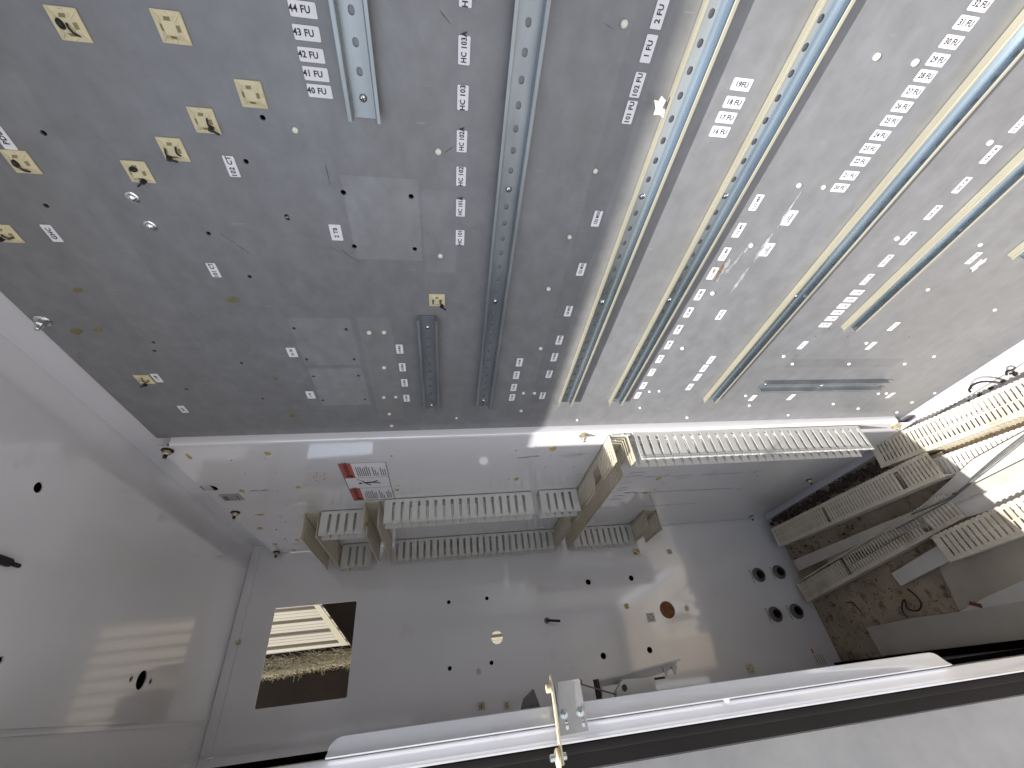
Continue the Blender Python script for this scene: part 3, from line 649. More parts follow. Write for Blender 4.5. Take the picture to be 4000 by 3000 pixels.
# ------------------------------------------------------------------ bolts
def bolt(Mx, label, kind='hex', s=1, m=BRASSY, group=None):
    o = empty('bolt', Mx, label=label, cat='bolt', group=group)
    if kind == 'dome':
        bm = bmesh.new(); lathe(bm, [(.0075*s, 0), (.0075*s, .0012), (.0062*s, .0018)], 22); link('washer', mesh(bm, smooth=40), STEEL, o)
        bm = bmesh.new(); lathe(bm, [(.0052*s, .0015), (.0050*s, .003), (.0036*s, .0045), (.001, .005)], 18); link('bolt_head', mesh(bm, smooth=60), STEEL, o)
    else:
        bm = bmesh.new(); lathe(bm, [(.0125*s, 0), (.0125*s, .0018), (.0105*s, .003)], 22); link('washer', mesh(bm, smooth=40), m if kind != 'dark' else BLACK, o)
        bm = bmesh.new(); lathe(bm, [(.0080*s, .003), (.0080*s, .0105), (.0066*s, .012)], 6); link('nut', mesh(bm), m, o)
        bm = bmesh.new(); lathe(bm, [(.0042*s, .011), (.0042*s, .019), (.0032*s, .020)], 12); link('stud', mesh(bm, smooth=40), STEEL if kind == 'hex' else BLACK, o)
    return o
bolt(on_back(bp(518, 770)), 'round bright screw head, upper of the pair near the tie pads', 'dome')
bolt(on_back(bp(588, 881)), 'round bright screw head, lower of the pair near the tie pads', 'dome')
bolt(on_back(bp(170, 1252)), 'bright hex bolt with washer at the left edge of the steel panel', 'hex', .9, STEEL)
GB = 'bolts holding the white panel'
bolt(on_back(bp(655, 1759, YP)), 'dark washered bolt at the top left corner of the white panel', 'dark', 1, BRASSY, GB)
bolt(on_back(bp(920, 2001, YP)), 'dark washered bolt halfway down the left edge of the white panel', 'dark', 1, BRASSY, GB)
bolt(on_back(bp(1081, 2156, YP)), 'dark washered bolt in the far left corner of the white panel', 'dark', 1, BRASSY, GB)
bolt(on_back(bp(2278, 1699, YP)), 'bright hex bolt in the sunlit strip of the white panel', 'hex', .9, BRASSY, GB)
bolt(on_back(bp(3500, 1662, YP)), 'yellowish hex bolt at the sunlit right corner of the white panel', 'hex', 1.1, BRASSY, GB)
bolt(on_back(bp(3160, 1873, YP)), 'dark bolt on the shaded right side of the white panel', 'dark', .8, BRASSY, GB)
bolt(on_back(bp(2935, 2016, YP)), 'dark bolt in the far right corner of the white panel', 'dark', .8, BRASSY, GB)
q = P(931, 2509, 0, XE-.004); bolt(axes(q, -Y, Z, -X), 'light stubby bolt on the turned flange beside the ceiling', 'hex', .62, BRASSY)
o = empty('ceiling_clip', axes(P(8, 2195, 2, ZT), X, -Y, -Z), label='black clip hanging from the ceiling at the left picture edge', cat='clip')
bm = bmesh.new(); box(bm, (-.022, -.006, 0), (.010, .006, .010), .002); link('clip_body', mesh(bm), BLACK, o)
bm = bmesh.new(); box(bm, (.010, -.003, .003), (.028, .003, .008), .001); link('clip_tongue', mesh(bm), BLACK, o)
# stud through the end wall
o = empty('threaded_stud', axes((XE-.001, sy, sz), -Y, Z, -X), label='dark threaded stud sticking out of the end wall', cat='stud')
bm = bmesh.new(); e_ = P(2186, 2426, 0, XE-.05); tube(bm, [(0, 0, -.004), (0, 0, .004), (-(e_.y-sy), e_.z-sz, .05)], .0042, 10); link('stud_rod', mesh(bm), BLACK, o)
bm = bmesh.new(); lathe(bm, [(.0105, 0), (.0105, .0015), (.0085, .002)], 18); link('washer', mesh(bm), HUB, o)

# ------------------------------------------------------------------ hubs with their lettering
for i, (a, b) in enumerate(HUBS):
    y, z = ew(a, b)
    la = ['conduit hub in the end wall, upper left one of four', 'conduit hub in the end wall, upper right one, nearest the floor ducts', 'conduit hub in the end wall, lower left one of four', 'conduit hub in the end wall, lower right one nearest the floor'][i]
    o = empty('conduit_hub', axes((XE-.0005, y, z), -Y, Z, -X), label=la, cat='conduit hub', group='conduit hubs in the end wall')
    for nm, pr_, m in (('lock_ring', [(.027, 0), (.027, .004), (.0235, .006)], HUB), ('hub_collar', [(.0225, .006), (.0225, .011), (.0205, .013)], HUB)):
        bm = bmesh.new(); n = 28; rr = []
        for r_, h in pr_+[(.0165, pr_[-1][1]), (.0165, 0)]: rr.append([bm.verts.new((r_*math.cos(2*math.pi*k/n), r_*math.sin(2*math.pi*k/n), h)) for k in range(n)])
        for p_, q_ in zip(rr, rr[1:]+rr[:1]):
            for k in range(n): bm.faces.new((p_[k], p_[(k+1) % n], q_[(k+1) % n], q_[k]))
        link(nm, mesh(bm, smooth=35), m, o)
    bm = bmesh.new(); n = 24; rr = []
    for h, r_ in ((.011, .0162), (-.05, .0162)): rr.append([bm.verts.new((r_*math.cos(2*math.pi*k/n), r_*math.sin(2*math.pi*k/n), h)) for k in range(n)])
    for k in range(n): bm.faces.new((rr[0][k], rr[0][(k+1) % n], rr[1][(k+1) % n], rr[1][k]))
    bm.faces.new(rr[1]); link('pipe_bore', mesh(bm), BROWNH, o)
    bm = bmesh.new()
    for k in range(7):
        random.seed(k+i*7); hh = random.uniform(.0035, .006)
        box(bm, (-.026+k*.0075, .030, .0007), (-.026+k*.0075+.0042, .030+hh, .0009))
    link('marker_writing', mesh(bm), GREYINK, o)
random.seed(11)

# ------------------------------------------------------------------ wiring ducts
def comb(L, h, pitch, sw, lo, neck=.0022, phase=None, missing=(), top=.010):
    """slotted duct wall: x along, y up; fingers with wide heads"""
    n = int(L/pitch); off = (L-n*pitch)/2 if phase is None else phase
    pts = [(0, 0)]; xs = [off+pitch*i for i in range(n+1) if sw < off+pitch*i < L-sw]
    up = [(0, h)]
    for i, c in enumerate(xs):
        a = sw/2; g = neck/2
        up += [(c-g, h), (c-g, h-top+.002), (c-a, h-top-.002), (c-a, lo), (c+a, lo), (c+a, h-top-.002), (c+g, h-top+.002), (c+g, h)]
    up.append((L, h)); pts = [(0, 0)]+up+[(L, 0)]
    # missing fingers: cut them down to the slot floor
    out = []
    for x_, y_ in pts:
        for (m0, m1, hh) in missing:
            if m0 < x_ < m1 and y_ > hh: y_ = hh
        out.append((x_, y_))
    return out, xs
def duct(label, p0, d, L, W_=.045, H=.077, pitch=.025, sw=.0085, m=DUCT, missA=(), missB=(), group='slotted ducts on the white panel', lo=.011, ends=True, Mx=None, name='wiring_duct'):
    """p0 on the panel; d = direction of the run (X or -Z); near wall at local y=0, far wall at local y=W_"""
    if Mx is None:
        side = X if abs(d.z) > .5 else -Z
        Mx = axes(p0, d, side, Y)
    o = empty(name, Mx, label=label, cat='cable duct', group=group)
    t = .0017
    bm = bmesh.new()
    n_ = int(L/.05)
    add_mesh(bm, plate_mesh([(0, 0), (L, 0), (L, W_), (0, W_)], [rrect(.025+i*.05-.01, .025+i*.05+.01, W_/2-.003, W_/2+.003, .0029, 2) for i in range(n_) if .025+i*.05+.012 < L], t), Matrix.Translation((0, 0, t+.0003)))
    link('duct_base', mesh(bm), m, o)
    for k, miss in ((0, missA), (1, missB)):
        out, xs = comb(L, H, pitch, sw, lo, missing=miss)
        bm = bmesh.new()
        me = plate_mesh(out, [], t)
        y_ = t if k == 0 else W_
        add_mesh(bm, me, Matrix(((1, 0, 0, 0), (0, 0, 1, y_), (0, 1, 0, .0003), (0, 0, 0, 1))))
        # rolled lip along each finger tip
        edges = [0]+xs+[L]
        for a, b in zip(edges, edges[1:]):
            mid = (a+b)/2
            if any(m0 < mid < m1 for m0, m1, _ in miss): continue
            s_ = -1 if k == 0 else 1; y0 = y_-t/2
            box(bm, (a+.0014, y0, H-.0035), (b-.0014, y0+s_*.0032, H-.0008)); box(bm, (a+.0014, y0, H-.0085), (b-.0014, y0+s_*.0022, H-.0068))
        link('slotted_side', mesh(bm), m, o)
    return o
duct('sunlit white duct hanging right of centre under the folded edge', (.905, YP, -.497), -Z, .70, .045, .080, m=DUCT)
duct('long yellowed duct running away along the panel, with broken fingers', (.912, YP, -.432), X, .755, .052, .078, .0125, .0046, m=DUCTY, missA=((.12, .185, .025), (.30, .36, .06), (.43, .50, .055)), missB=((.05, .09, .05),))
duct('long white duct across the middle of the white panel', (1.256, YP, .178), -Z, .455, .045, .076)
duct('short duct piece between the middle duct and the long yellowed duct', (1.252, YP, -.302), -Z, .126, .045, .076)
duct('long white duct at the far side of the white panel', (1.645, YP, .185), -Z, .62, .045, .077)
duct('far duct piece right of the long yellowed duct', (1.650, YP, -.505), -Z, .265, .045, .077)
duct('short duct at the left under the warning label', (1.322, YP, .374), -Z, .128, .045, .076)
duct('short dim duct in the far left corner of the panel', (1.651, YP, .372), -Z, .106, .045, .085)
duct('leftmost dark duct running away to the end wall', (1.334, YP, .426), X, .362, .044, .075, .0125, .0046, m=DUCTY)
duct('narrow dark duct running away left of the middle duct', (1.272, YP, .239), X, .375, .044, .078, .0125, .0046, m=DUCTY, missA=((.03, .08, .05),))
duct('short stub of brown duct standing alone at the right', (1.500, YP, -.762), X, .165, .052, .077, .0125, .0046, m=DUCTY)
# duct offcuts left between the sunlit duct and the yellowed one
o = empty('duct_offcut', axes((.905, YP+.002, -.437), -Z, X, Y), label='white broken duct strip left between the yellowed and the sunlit duct', cat='cable duct')
bm = bmesh.new(); box(bm, (0, .004, 0), (.052, .010, .004)); box(bm, (.004, .016, 0), (.050, .020, .004)); box(bm, (.030, 0, .0), (.033, .026, .003)); link('broken_strip', mesh(bm), DUCT, o)

# ------------------------------------------------------------------ warning label, nameplate, faded label
wl = empty('warning_label', on_back(Vector((1.133, YP+.0003, .2085)), True), label='large red and white electric shock warning label on the white panel', cat='warning label')
me = plate_mesh(rrect(-.121, .121, -.059, .059, .003), [], .0005); me.transform(Matrix.Translation((0, 0, .0007))); link('label_sheet', me, PAPER, wl)
me = plate_mesh([(-.121, -.059), (.121, -.059), (.121, .059), (-.121, .059)], [[(-.1195, -.0575), (.1195, -.0575), (.1195, .0575), (-.1195, .0575)]], .0003); me.transform(Matrix.Translation((0, 0, .0011))); link('label_border', me, GREYINK, wl)
for s_ in (-1, 1):
    x0, x1 = (-.118, -.034) if s_ < 0 else (.034, .118)
    r_ = link('red_header', boxm((x0, .029, .0008), (x1, .057, .0012)), RED, wl)
    me = text_mesh('WARNING', .0165, bold=.015); me.transform(Matrix.Translation(((x0+x1)/2+.008, .043, .0014))); link('header_text', me, INK, r_)
    bm = bmesh.new(); prism(bm, [(x0+.004, .034), (x0+.020, .034), (x0+.012, .051)], .0012, .0014); link('alert_triangle', mesh(bm), INK, r_)
    link('divider_line', boxm((x0-.001 if s_ > 0 else x1, -.058, .0008), (x0 if s_ > 0 else x1+.001, .057, .0010)), GREYINK, wl)
    bm = bmesh.new(); y_ = .021
    random.seed(5+s_)
    for row in range(15):
        if row in (7, 11): y_ -= .0045; continue
        xx = x0+.008; xe = x0+.008+random.uniform(.035, .060 if row not in (10,) else .02)
        while xx < xe:
            l_ = random.uniform(.003, .009); box(bm, (xx, y_-.0026, .0008), (min(xx+l_, xe), y_, .00095)); xx += l_+.0013
        y_ -= .0052
    link('small_print', mesh(bm), GREYINK, wl)
bm = bmesh.new()   # falling figure with bolt
def bar(a, b, wd):
    a, b = Vector(a), Vector(b); n_ = (b-a).normalized(); n_ = Vector((-n_.y, n_.x))*wd/2
    prism(bm, [tuple(a-n_), tuple(b-n_), tuple(b+n_), tuple(a+n_)], .0008, .0011)
for s_ in (((0, .012), (.002, -.010), .008), ((.002, -.010), (-.006, -.032), .005), ((.002, -.010), (.011, -.026), .005), ((0, .010), (-.016, -.004), .004), ((0, .010), (.012, .014), .004), ((.012, .014), (.026, .028), .0018)): bar(*s_)
lathe(bm, [(.0048, 0), (.0048, .0003)], 16, (-.001, .022, .0008)); link('shock_figure', mesh(bm), INK, wl)
random.seed(3)
q = bp(905, 1942, YP); o = empty('nameplate', on_back(q+Vector((0, .0003, 0)), True), label='small grey printed maker plate near the left edge of the white panel', cat='nameplate')
link('plate', boxm((-.0215, -.026, 0), (.0215, .026, .0008)), PLATEM, o)
bm = bmesh.new()
for k in range(5): box(bm, (-.018, .021-k*.0025, .0008), (-.018+random.uniform(.02, .034), .0195-k*.0025, .001))
for k in range(3): box(bm, (-.018, .004-k*.009, .0008), (-.018+random.uniform(.008, .034), .0015-k*.009, .001))
link('plate_print', mesh(bm), GREYINK, o)
o = empty('faded_label', on_back(bp(1247, 1861, YP)+Vector((0, .0003, 0)), True), label='faded pinkish peeled label left of the warning label', cat='label')
link('label_residue', plate_mesh(rrect(-.031, .030, -.024, .025, .004), [], .0003), FADED, o)
bm = bmesh.new()
for k in range(26): a, b = random.uniform(-.028, .028), random.uniform(-.02, .02); box(bm, (a, b, 0), (a+random.uniform(.001, .006), b+.0012, .0003))
link('print_remains', mesh(bm), GREYINK, o)
for (px, py) in ((1013, 1916), (1170, 2124), (2460, 1924)):
    o = empty('stamped_marking', on_back(bp(px, py, YP)+Vector((0, .0003, 0)), False), label={1013: 'faint row of stamped grey characters beside the maker plate', 1170: 'faint row of stamped grey characters beside the leftmost dark duct', 2460: 'faint row of stamped grey characters right of the yellowed duct'}[px], cat='marking')
    bm = bmesh.new()
    for k in range(8):
        if k == 4: box(bm, (-.022+k*.0056, -.0008, 0), (-.022+k*.0056+.003, .0008, .0002)); continue
        box(bm, (-.022+k*.0056, -.0045, 0), (-.022+k*.0056+.0012, .0045, .0002)); box(bm, (-.022+k*.0056+.0026, -.0045, 0), (-.022+k*.0056+.0036, .0045, .0002))
    link('stamped_print', mesh(bm), mat('pale_grey_print', (.27, .26, .27), .6) if px == 1013 else bpy.data.materials['pale_grey_print'], o)
o = empty('coloured_label', on_end2(ep(3197, 2565, .0005)), label='small faded coloured paper label low on the end wall', cat='label')
link('label_sheet', boxm((-.03, -.022, 0), (.03, .022, .0004)), COVERW, o)
link('red_print', boxm((.012, .012, .0004), (.026, .018, .0006)), RED, o)
bm = bmesh.new()
for k in range(4): box(bm, (-.026, .015-k*.010, .0004), (.006, .0125-k*.010, .0006))
link('small_print', mesh(bm), GREYINK, o)

# ------------------------------------------------------------------ latch on the post
la = empty('door_latch', Matrix.Translation((.78, .58, -.18)), label='zinc latch plate with roller arm bolted across the white post', cat='latch')
def L_(name, me, m, par=la):
    o = link(name, me, m, par); o.matrix_parent_inverse = la.matrix_world.inverted() if par is la else par.matrix_world.inverted(); return o
slots = [rrect(.581, .5925, -.1775, -.1725, .0024), rrect(.576, .5925, -.2025, -.1975, .0024)]
bm = bmesh.new(); add_mesh(bm, plate_mesh([(.5345, -.170), (.5335, -.2053), (.597, -.2057), (.598, -.1615)], slots, .002), axes((.780, 0, 0), Y, Z, X))
L_('latch_plate', mesh(bm), GALV)
bm = bmesh.new(); prism(bm, [(.7785, .5245), (.7735, .536), (.7715, .560), (.7725, .590), (.7705, .606), (.7695, .628), (.7815, .630), (.7835, .604), (.7815, .585), (.7825, .540)], -.1585, -.1612)
arm = L_('roller_arm', mesh(bm), CREAM)
bm = bmesh.new(); prism(bm, [(.774, .538), (.788, .538), (.788, .58), (.774, .575)], -.1645, -.1662); L_('stop_leaf', mesh(bm), ZDARK)
bm = bmesh.new(); lathe(bm, [(.0105, -.0022), (.0118, -.001), (.0118, .0015), (.0105, .003)], 26); me = mesh(bm, smooth=40); me.transform(Matrix.Translation((.7755, .6215, -.1545))); L_('roller', me, CREAM)
bm = bmesh.new(); lathe(bm, [(.0045, -.014), (.0045, .009), (.003, .010)], 16); me = mesh(bm, smooth=40); me.transform(Matrix.Translation((.7755, .620, -.1525))); L_('roller_pin', me, ZINC)
bm = bmesh.new(); lathe(bm, [(.0055, -.006), (.0055, .001), (.0040, .0015)], 12); me = mesh(bm, smooth=40); me.transform(Matrix.Translation((.774, .541, -.151))); L_('rivet', me, CREAM)
for z_ in (-.1725, -.1975):
    bm = bmesh.new(); lathe(bm, [(.0068, 0), (.0068, .0012), (.0058, .0016), (.0044, .0018), (.0042, .0042), (.003, .005)], 20); me = mesh(bm, smooth=40); me.transform(axes((.7795, .5735, z_), Y, Z, -X)); L_('latch_screw', me, ZINC)
    bm = bmesh.new(); box(bm, (-.003, -.0005, .0046), (.003, .0005, .0053)); box(bm, (-.0005, -.003, .00462), (.0005, .003, .00532)); me = mesh(bm); me.transform(axes((.7795, .5735, z_), Y, Z, -X)); L_('cross_slot', me, HUB)
# light switch bracket behind the post
br = empty('switch_bracket', Matrix.Translation((.92, .55, -.36)), label='galvanised triangular bracket with a small light box behind the post', cat='bracket')
def B_(name, me, m):
    o = link(name, me, m, br); o.matrix_parent_inverse = br.matrix_world.inverted(); return o
bm = bmesh.new(); prism(bm, [(.5365, -.279), (.5215, -.447), (.526, -.4455), (.5345, -.432), (.5405, -.400), (.5445, -.36), (.5475, -.286), (.560, -.284), (.562, -.277)], .930, .933, lambda a, b, h: (h, a, b)); B_('bracket_web', mesh(bm), GALV)
bm = bmesh.new(); prism(bm, [(.5355, -.2775), (.5205, -.447), (.5235, -.447), (.5385, -.2775)], .915, .930, lambda a, b, h: (h, a, b)); B_('bracket_flange', mesh(bm), GALV)
B_('bracket_end', boxm((.912, .535, -.2765), (.935, .566, -.272)), BROWNH)
for z_ in (-.412, -.430):
    bm = bmesh.new(); prism(bm, [(.530, z_), (.530, z_-.014), (.5455, z_-.003)], .928, .9297, lambda a, b, h: (h, a, b)); B_('bracket_tooth', mesh(bm), GALV)
bm = bmesh.new()
add_mesh(bm, plate_mesh([(.5405, -.319), (.5435, -.380), (.5645, -.3795), (.5645, -.301), (.556, -.303)], [circle(.5535, -.3195, .0055, 16)], .012), axes((.917, 0, 0), Y, Z, X))
B_('switch_box', mesh(bm), DUCT)
bm = bmesh.new(); lathe(bm, [(.0052, 0), (.0052, .004)], 16); me = mesh(bm); me.transform(axes((.915, .5535, -.3195), Y, Z, X)); B_('box_opening', me, HUB)
bm = bmesh.new(); tube(bm, [(.90, .5385, -.236), (.908, .5605, -.300)], .0013, 8); B_('pull_rod', mesh(bm), HUB)
bm = bmesh.new(); tube(bm, smooth_path([(.90, .5385, -.236), (.905, .5345, -.232), (.905, .531, -.236), (.905, .533, -.241), (.90, .5375, -.240), (.90, .536, -.228)]), .0011, 6); B_('rod_loop', mesh(bm), HUB)
bm = bmesh.new(); box(bm, (.91, .5445, -.385), (.918, .548, -.404), .0005); B_('small_lever', mesh(bm), BROWNH)
bm = bmesh.new(); prism(bm, [(.537, -.152), (.563, -.160), (.563, -.127), (.549, -.133)], .90, .915, lambda a, b, h: (h, a, b)); B_('latch_keeper', mesh(bm), HUB)

# ------------------------------------------------------------------ things lying on the cabinet floor
def floor_duct(label, a, b, W_, H, z, slotp=.0125, gaps=(), m=DUSTY, sw=.0042, roll=0):
    """duct lying on its side: slotted wall on top; a,b = ends of its back lower edge (y smaller); local x along, y towards the door, z up"""
    a = Vector((*a, z)); b = Vector((*b, z)); d = b-a; L = d.length; d.normalize(); s = Z.cross(d)
    if s.y < 0: s = -s
    n = d.cross(s)
    if n.z < 0: a, d = b, -d; n = d.cross(s)
    o = empty('wiring_duct', axes(a, d, s, n) @ Matrix.Rotation(roll, 4, 'X'), label=label, cat='cable duct', group='dusty ducts lying on the cabinet floor')
    t = .0018
    for k, zz in ((0, H), (1, t)):
        hs = []
        N_ = int((L-.01)/slotp)
        for i in range(N_):
            x_ = .010+i*slotp
            if any(g0 < x_ < g1 for g0, g1 in gaps): continue
            hs.append([(x_-sw/2, .0085), (x_+sw/2, .0085), (x_+sw/2, W_*.52), (x_-sw/2, W_*.52)])
            hs.append([(x_-sw/2, W_*.56), (x_+sw/2, W_*.56), (x_+sw/2, W_*.88), (x_-sw/2, W_*.88)])
        for g0, g1 in gaps: hs.append([(g0+.001, .012), (g1-.001, .012), (g1-.001, W_*.90), (g0+.001, W_*.90)])
        bm = bmesh.new(); add_mesh(bm, plate_mesh([(0, 0), (L, 0), (L, W_), (0, W_)], hs, t), Matrix.Translation((0, 0, zz)))
        if k == 0:
            for i in range(N_):
                x_ = .010+i*slotp; box(bm, (x_+sw*.6, -.0015, zz-.0005), (x_+slotp-sw*.6, .0028, zz+.0018))
        link('slotted_side', mesh(bm), m, o)
    bm = bmesh.new(); hs = [rrect(.03+i*.0125-.002, .03+i*.0125+.002, H*.3, H*.72, .0018, 2) for i in range(int((L-.05)/.0125))] if L > .5 else []
    add_mesh(bm, plate_mesh([(0, .0), (L, .0), (L, H), (0, H)], hs, t), Matrix(((1, 0, 0, 0), (0, 0, 1, W_), (0, 1, 0, 0), (0, 0, 0, 1))))
    box(bm, (0, W_-.002, H-.004), (L, W_+.0035, H+.0016), 0)
    link('duct_base', mesh(bm), m, o)
    return o
def fp(px, py, z): q = P(px, py, 2, z); return (q.x, q.y)
zt = -1.385
floor_duct('long sunlit slotted duct lying against the back of the floor', (1.065, .007), (.20, .120), .074, .060, -1.458)
floor_duct('low cream slotted duct strip lying beside the sunlit duct', (.955, .118), (.20, .215), .058, .020, -1.452, m=COVERW, slotp=.0125, sw=.003)
floor_duct('long dusty duct second from the back wall on the floor', (1.655, .085), (.925, .107), .072, .055, zt-.060, gaps=((.105, .125), (.42, .44)), m=DUSTY)
floor_duct('long dusty duct in the middle of the floor, reaching the end wall', (1.685, .296), (.975, .213), .070, .042, -1.455, gaps=((.095, .11), (.44, .458)), m=DUSTY)
floor_duct('dusty duct at the front with a stained gap, cut by the picture edge', (1.075, .305), (.35, .262), .068, .045, -1.445, gaps=((.16, .20),), m=DUSTY, slotp=.0165, sw=.0055)
def strip(name, label, cat, pts, z, t, m, bend=0):
    q = [fp(a, b, z) for a, b in pts]; c = Vector((sum(x for x, _ in q)/len(q), sum(y for _, y in q)/len(q), z))
    me = plate_mesh([(x-c.x, y-c.y) for x, y in q], [], t)
    o = link(name, me, m); o.matrix_world = Matrix.Translation(c); tag(o, label, cat); return o
strip('duct_cover', 'long narrow flat duct cover between the second and middle floor ducts', 'duct cover', [(3095, 2190), (3125, 2228), (3550, 2040), (4010, 1850), (4010, 1790), (3700, 1945), (3420, 2055)], -1.415, .003, COVER)
strip('duct_cover', 'wide flat duct cover in half sun, behind the middle floor duct', 'duct cover', [(3225, 2170), (3235, 2200), (3540, 2080), (3812, 2012), (4010, 1945), (4010, 1800), (3760, 1918), (3560, 2010)], -1.425, .003, COVER)
strip('duct_cover', 'sunlit white flat duct cover at the right picture edge', 'duct cover', [(3570, 2002), (3640, 2062), (4010, 1950), (4010, 1680), (3800, 1795)], -1.423, .004, COVERW)
strip('duct_cover', 'small bright flat cover lying on the brown sheet', 'duct cover', [(3482, 2240), (3519, 2289), (3730, 2180), (3680, 2120)], -1.440, .003, COVERW)
strip('duct_cover', 'dusty flat cover near the end wall, half under the middle duct', 'duct cover', [(3097, 2200), (3118, 2232), (3300, 2150), (3270, 2118)], -1.438, .003, COVER)
strip('plastic_sheet', 'wide brown stained plastic sheet lying flat at the front of the floor', 'sheet', [(3667, 2215), (3748, 2385), (4010, 2265), (4010, 2050), (3740, 2170)], -1.449, .003, SHEETM)
strip('plastic_sheet', 'paler plastic sheet behind the post, right of the red stain', 'sheet', [(3748, 2388), (3757, 2396), (4010, 2350), (4010, 2262), (3860, 2328)], -1.4475, .003, COVERW)
strip('floor_cover_plate', 'long grey brown flat plate along the front edge of the floor', 'plate', [(3383, 2452), (3445, 2562), (4010, 2496), (4010, 2345), (3745, 2391), (3560, 2415)], -1.446, .005, COVER)
bm = bmesh.new(); prism(bm, [(0, 0), (.03, .002), (.028, .012), (.002, .010)], 0, .0006); o = link('red_tape_scrap', mesh(bm), mat('rusty_red_tape', (.16, .05, .03), .7)); o.matrix_world = Matrix.Translation((*fp(3785, 2362, -1.446), -1.4465)) @ Matrix.Rotation(2.6, 4, 'Z'); tag(o, 'small rusty red scrap at the edge of the paler sheet', 'scrap')
# wires
def wire(label, pts, z, r, m=BLACK, lift=None):
    bm = bmesh.new(); q = [Vector((*fp(a, b, z), z+(lift[i] if lift else 0))) for i, (a, b) in enumerate(pts)]
    c = sum(q, Vector())/len(q); tube(bm, smooth_path([v-c for v in q]), r, 7); o = link('wire_scrap', mesh(bm, smooth=80), m); o.matrix_world = Matrix.Translation(c); tag(o, label, 'wire', 'wire scraps in the cabinet bottom')
wire('large curled black wire scrap lying on the bare dirty floor', [(3545, 2300), (3580, 2330), (3598, 2360), (3585, 2385), (3545, 2378), (3535, 2345), (3525, 2352), (3525, 2385), (3542, 2410)], -1.452, .0022)
wire('hooked black wire scrap between the middle duct and the curled one', [(3308, 2354), (3330, 2354), (3345, 2370), (3366, 2392)], -1.452, .0019)
wire('tiny black wire scrap nearest the end wall', [(3242, 2352), (3252, 2358), (3262, 2364), (3246, 2368)], -1.452, .0012)
wire('thin dark cable running beside the sunlit flat cover', [(3560, 2010), (3700, 1950), (3770, 1900), (3900, 1790), (4010, 1705)], -1.405, .0022, HUB)
wire('second thin dark cable just below the first one', [(3500, 2065), (3690, 1965), (3790, 1890), (3905, 1800), (4010, 1715)], -1.408, .0016, HUB)
wire('thin straight cable lying across the white cover', [(3720, 1930), (3870, 1880), (4010, 1828)], -1.422, .0016, BROWNH)
wire('stout black cable arching over the sunlit duct edge', [(3792, 1532), (3793, 1522), (3815, 1503), (3850, 1491), (3890, 1492), (3915, 1500)], -1.41, .0028, BLACK, [0, .006, .012, .012, .006, 0])
wire('short black cable loop at the right picture edge', [(3932, 1465), (3940, 1450), (3962, 1447), (3965, 1455), (3945, 1460)], -1.41, .0025, BLACK, [0, .006, .008, .004, 0])
# dark crumbs
random.seed(4); bm = bmesh.new()
def crumb(x_, y_, z_, s_):
    Rm = Matrix.Rotation(random.uniform(0, 6.3), 3, Vector((random.random(), random.random(), random.random()+.1)).normalized())
    r_ = bmesh.ops.create_icosphere(bm, subdivisions=1, radius=s_)
    for v in r_['verts']: v.co = Rm @ Vector((v.co.x*random.uniform(.5, 1.3), v.co.y*random.uniform(.5, 1.2), v.co.z*random.uniform(.3, .8))) + Vector((x_, y_, z_))
for i in range(420):
    a = random.random(); px = 3030+a*480+random.gauss(0, 12); py = 2040-a*265+random.gauss(0, 14)
    q = fp(px, py, -1.45); crumb(q[0], max(q[1], .0), -1.452+random.random()*.012, random.uniform(.003, .010))
for i in range(260):
    q = (random.uniform(1.15, 1.69), random.uniform(.33, .55)); crumb(q[0], q[1], -1.459, random.uniform(.0008, .0028))
for i in range(120):
    q = (random.uniform(1.3, 1.69), random.uniform(.10, .32)); crumb(q[0], q[1], -1.458, random.uniform(.002, .006))
o = link('floor_debris', mesh(bm), DEBRIS); tag(o, 'dark crumbs and grit scattered over the cabinet floor', 'debris', kind='stuff')

# ------------------------------------------------------------------ seen through the square opening
sh = empty('corrugated_wall', axes((2.62, .15, .3), Vector((.45, .893, 0)), Z, Vector((.893, -.45, 0))), label='sunlit cream corrugated metal wall seen through the square hole', cat='wall')
bm = bmesh.new(); n = 700; A = []
for i in range(n+1):
    u = -1.2+i*(1.9/n); ph = (u/.058) % 1
    h = (.020 if ph < .74 else (.020*(1-(ph-.74)/.03) if ph < .77 else (0 if ph < .96 else .020*(ph-.96)/.04))) - (.0016 if .20 < ph < .26 or .46 < ph < .50 else 0)
    A.append((bm.verts.new((u, -1.6, -h)), bm.verts.new((u, 2.0, -h)), bm.verts.new((u, -1.6, -h+.003)), bm.verts.new((u, 2.0, -h+.003))))
for a, b in zip(A, A[1:]):
    bm.faces.new((a[0], b[0], b[1], a[1])); bm.faces.new((a[2], a[3], b[3], b[2]))
link('corrugated_sheet', mesh(bm), CORR, sh)
def hp(r_a, r_b, x): return P(1000+r_a/2.212, 2250+r_b/2.212, 0, x)
br2 = empty('diagonal_brace', Matrix.Translation((2.3, .2, .5)), label='cream painted diagonal brace outside the square hole', cat='brace')
a_, b_, c_, d_ = hp(440, 170, 2.30), hp(560, 200, 2.30), hp(900, 760, 2.30), hp(870, 860, 2.30)
bm = bmesh.new(); prism(bm, [(v.y, v.z) for v in (a_, hp(515, 205, 2.30), hp(880, 705, 2.30), hp(865, 790, 2.30))], 2.30, 2.34, lambda a, b, h: (h, a, b)); o = link('brace_bar', mesh(bm), CREAM, br2); o.matrix_parent_inverse = br2.matrix_world.inverted()
pts = [hp(520, 190, 2.28), hp(1100, 100, 2.28), hp(1100, 1000, 2.28), hp(885, 712, 2.28)]
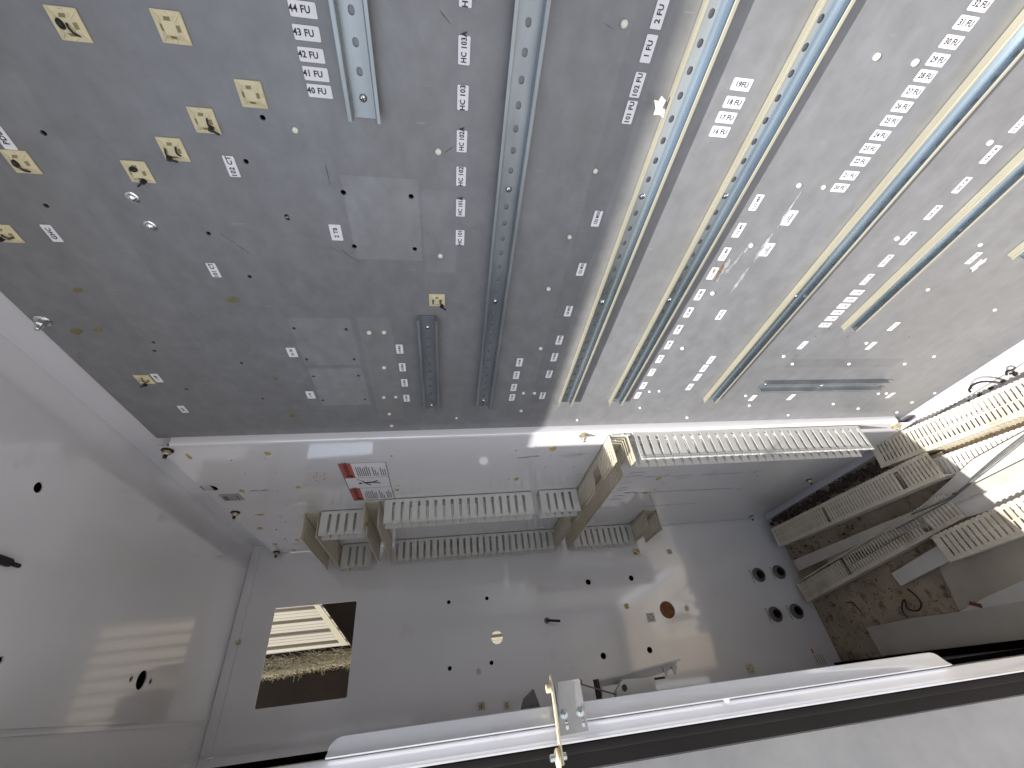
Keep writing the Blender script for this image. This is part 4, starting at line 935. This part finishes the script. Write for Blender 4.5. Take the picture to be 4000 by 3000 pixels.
bm = bmesh.new(); prism(bm, [(v.y, v.z) for v in pts], 2.345, 2.36, lambda a, b, h: (h, a, b)); o = link('steel_plate', mesh(bm), DARKSTEEL); tag(o, 'dark brown steel plate in the upper right of the square hole', 'plate')
# ledge with fibrous insulation
pts = [hp(-60, 735, 1.95), hp(900, 605, 1.95), hp(900, 800, 1.95), hp(-60, 960, 1.95)]
bm = bmesh.new(); NU, NV = 90, 26; G_ = []
for i in range(NU+1):
    row = []
    for j in range(NV+1):
        u, v_ = i/NU, j/NV; a = pts[0].lerp(pts[1], u); b = pts[3].lerp(pts[2], u); q = a.lerp(b, v_)
        row.append(bm.verts.new((1.962+random.uniform(-.009, .004)+.02*abs(v_-.45), q.y+random.gauss(0, .0012)*(3 if j == NV else 1), q.z+random.gauss(0, .002))))
    G_.append(row)
for i in range(NU):
    for j in range(NV): bm.faces.new((G_[i][j], G_[i+1][j], G_[i+1][j+1], G_[i][j+1]))
me = mesh(bm)
o = link('insulation_strip', me, WOOL); tag(o, 'brown fibrous insulation strip with loose strands outside the square hole', 'insulation')
random.seed(9); bm = bmesh.new()
for i in range(1500):
    t_ = random.random(); a = -40+t_*900; b = (725+(605-725)*t_)+random.random()**.6*(240-40*t_)
    b = min(b, 868-150*t_); q = hp(a, b, 1.948); pp = [q]
    d = Vector((0, random.gauss(0, .35), random.gauss(0, 1)))*.0035
    for k in range(4):
        d = d+Vector((random.gauss(0, .0012), random.gauss(0, .0022), random.gauss(0, .0035))); pp.append(pp[-1]+d)
    for v in pp: v.x = min(v.x, 1.949)
    tube(bm, pp, random.uniform(.0002, .00042), 3)
f = link('loose_strands', mesh(bm), FIBRE, o)
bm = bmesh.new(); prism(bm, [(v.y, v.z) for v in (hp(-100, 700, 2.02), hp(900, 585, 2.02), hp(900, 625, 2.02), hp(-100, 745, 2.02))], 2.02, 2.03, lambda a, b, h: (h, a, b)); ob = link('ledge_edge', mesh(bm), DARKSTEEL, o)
bm = bmesh.new(); prism(bm, [(v.y, v.z) for v in (hp(-160, 930, 1.93), hp(960, 780, 1.93), hp(960, 1300, 1.93), hp(-160, 1400, 1.93))], 1.96, 1.975, lambda a, b, h: (h, a, b)); ob = link('recess_shade_sheet', mesh(bm), DARKSTEEL); tag(ob, 'dark brown sheet standing for the shaded recess at the bottom of the square hole', 'board')  # dark sheet added here; its colour stands for the recess in shadow
print('objects', len(bpy.data.objects))
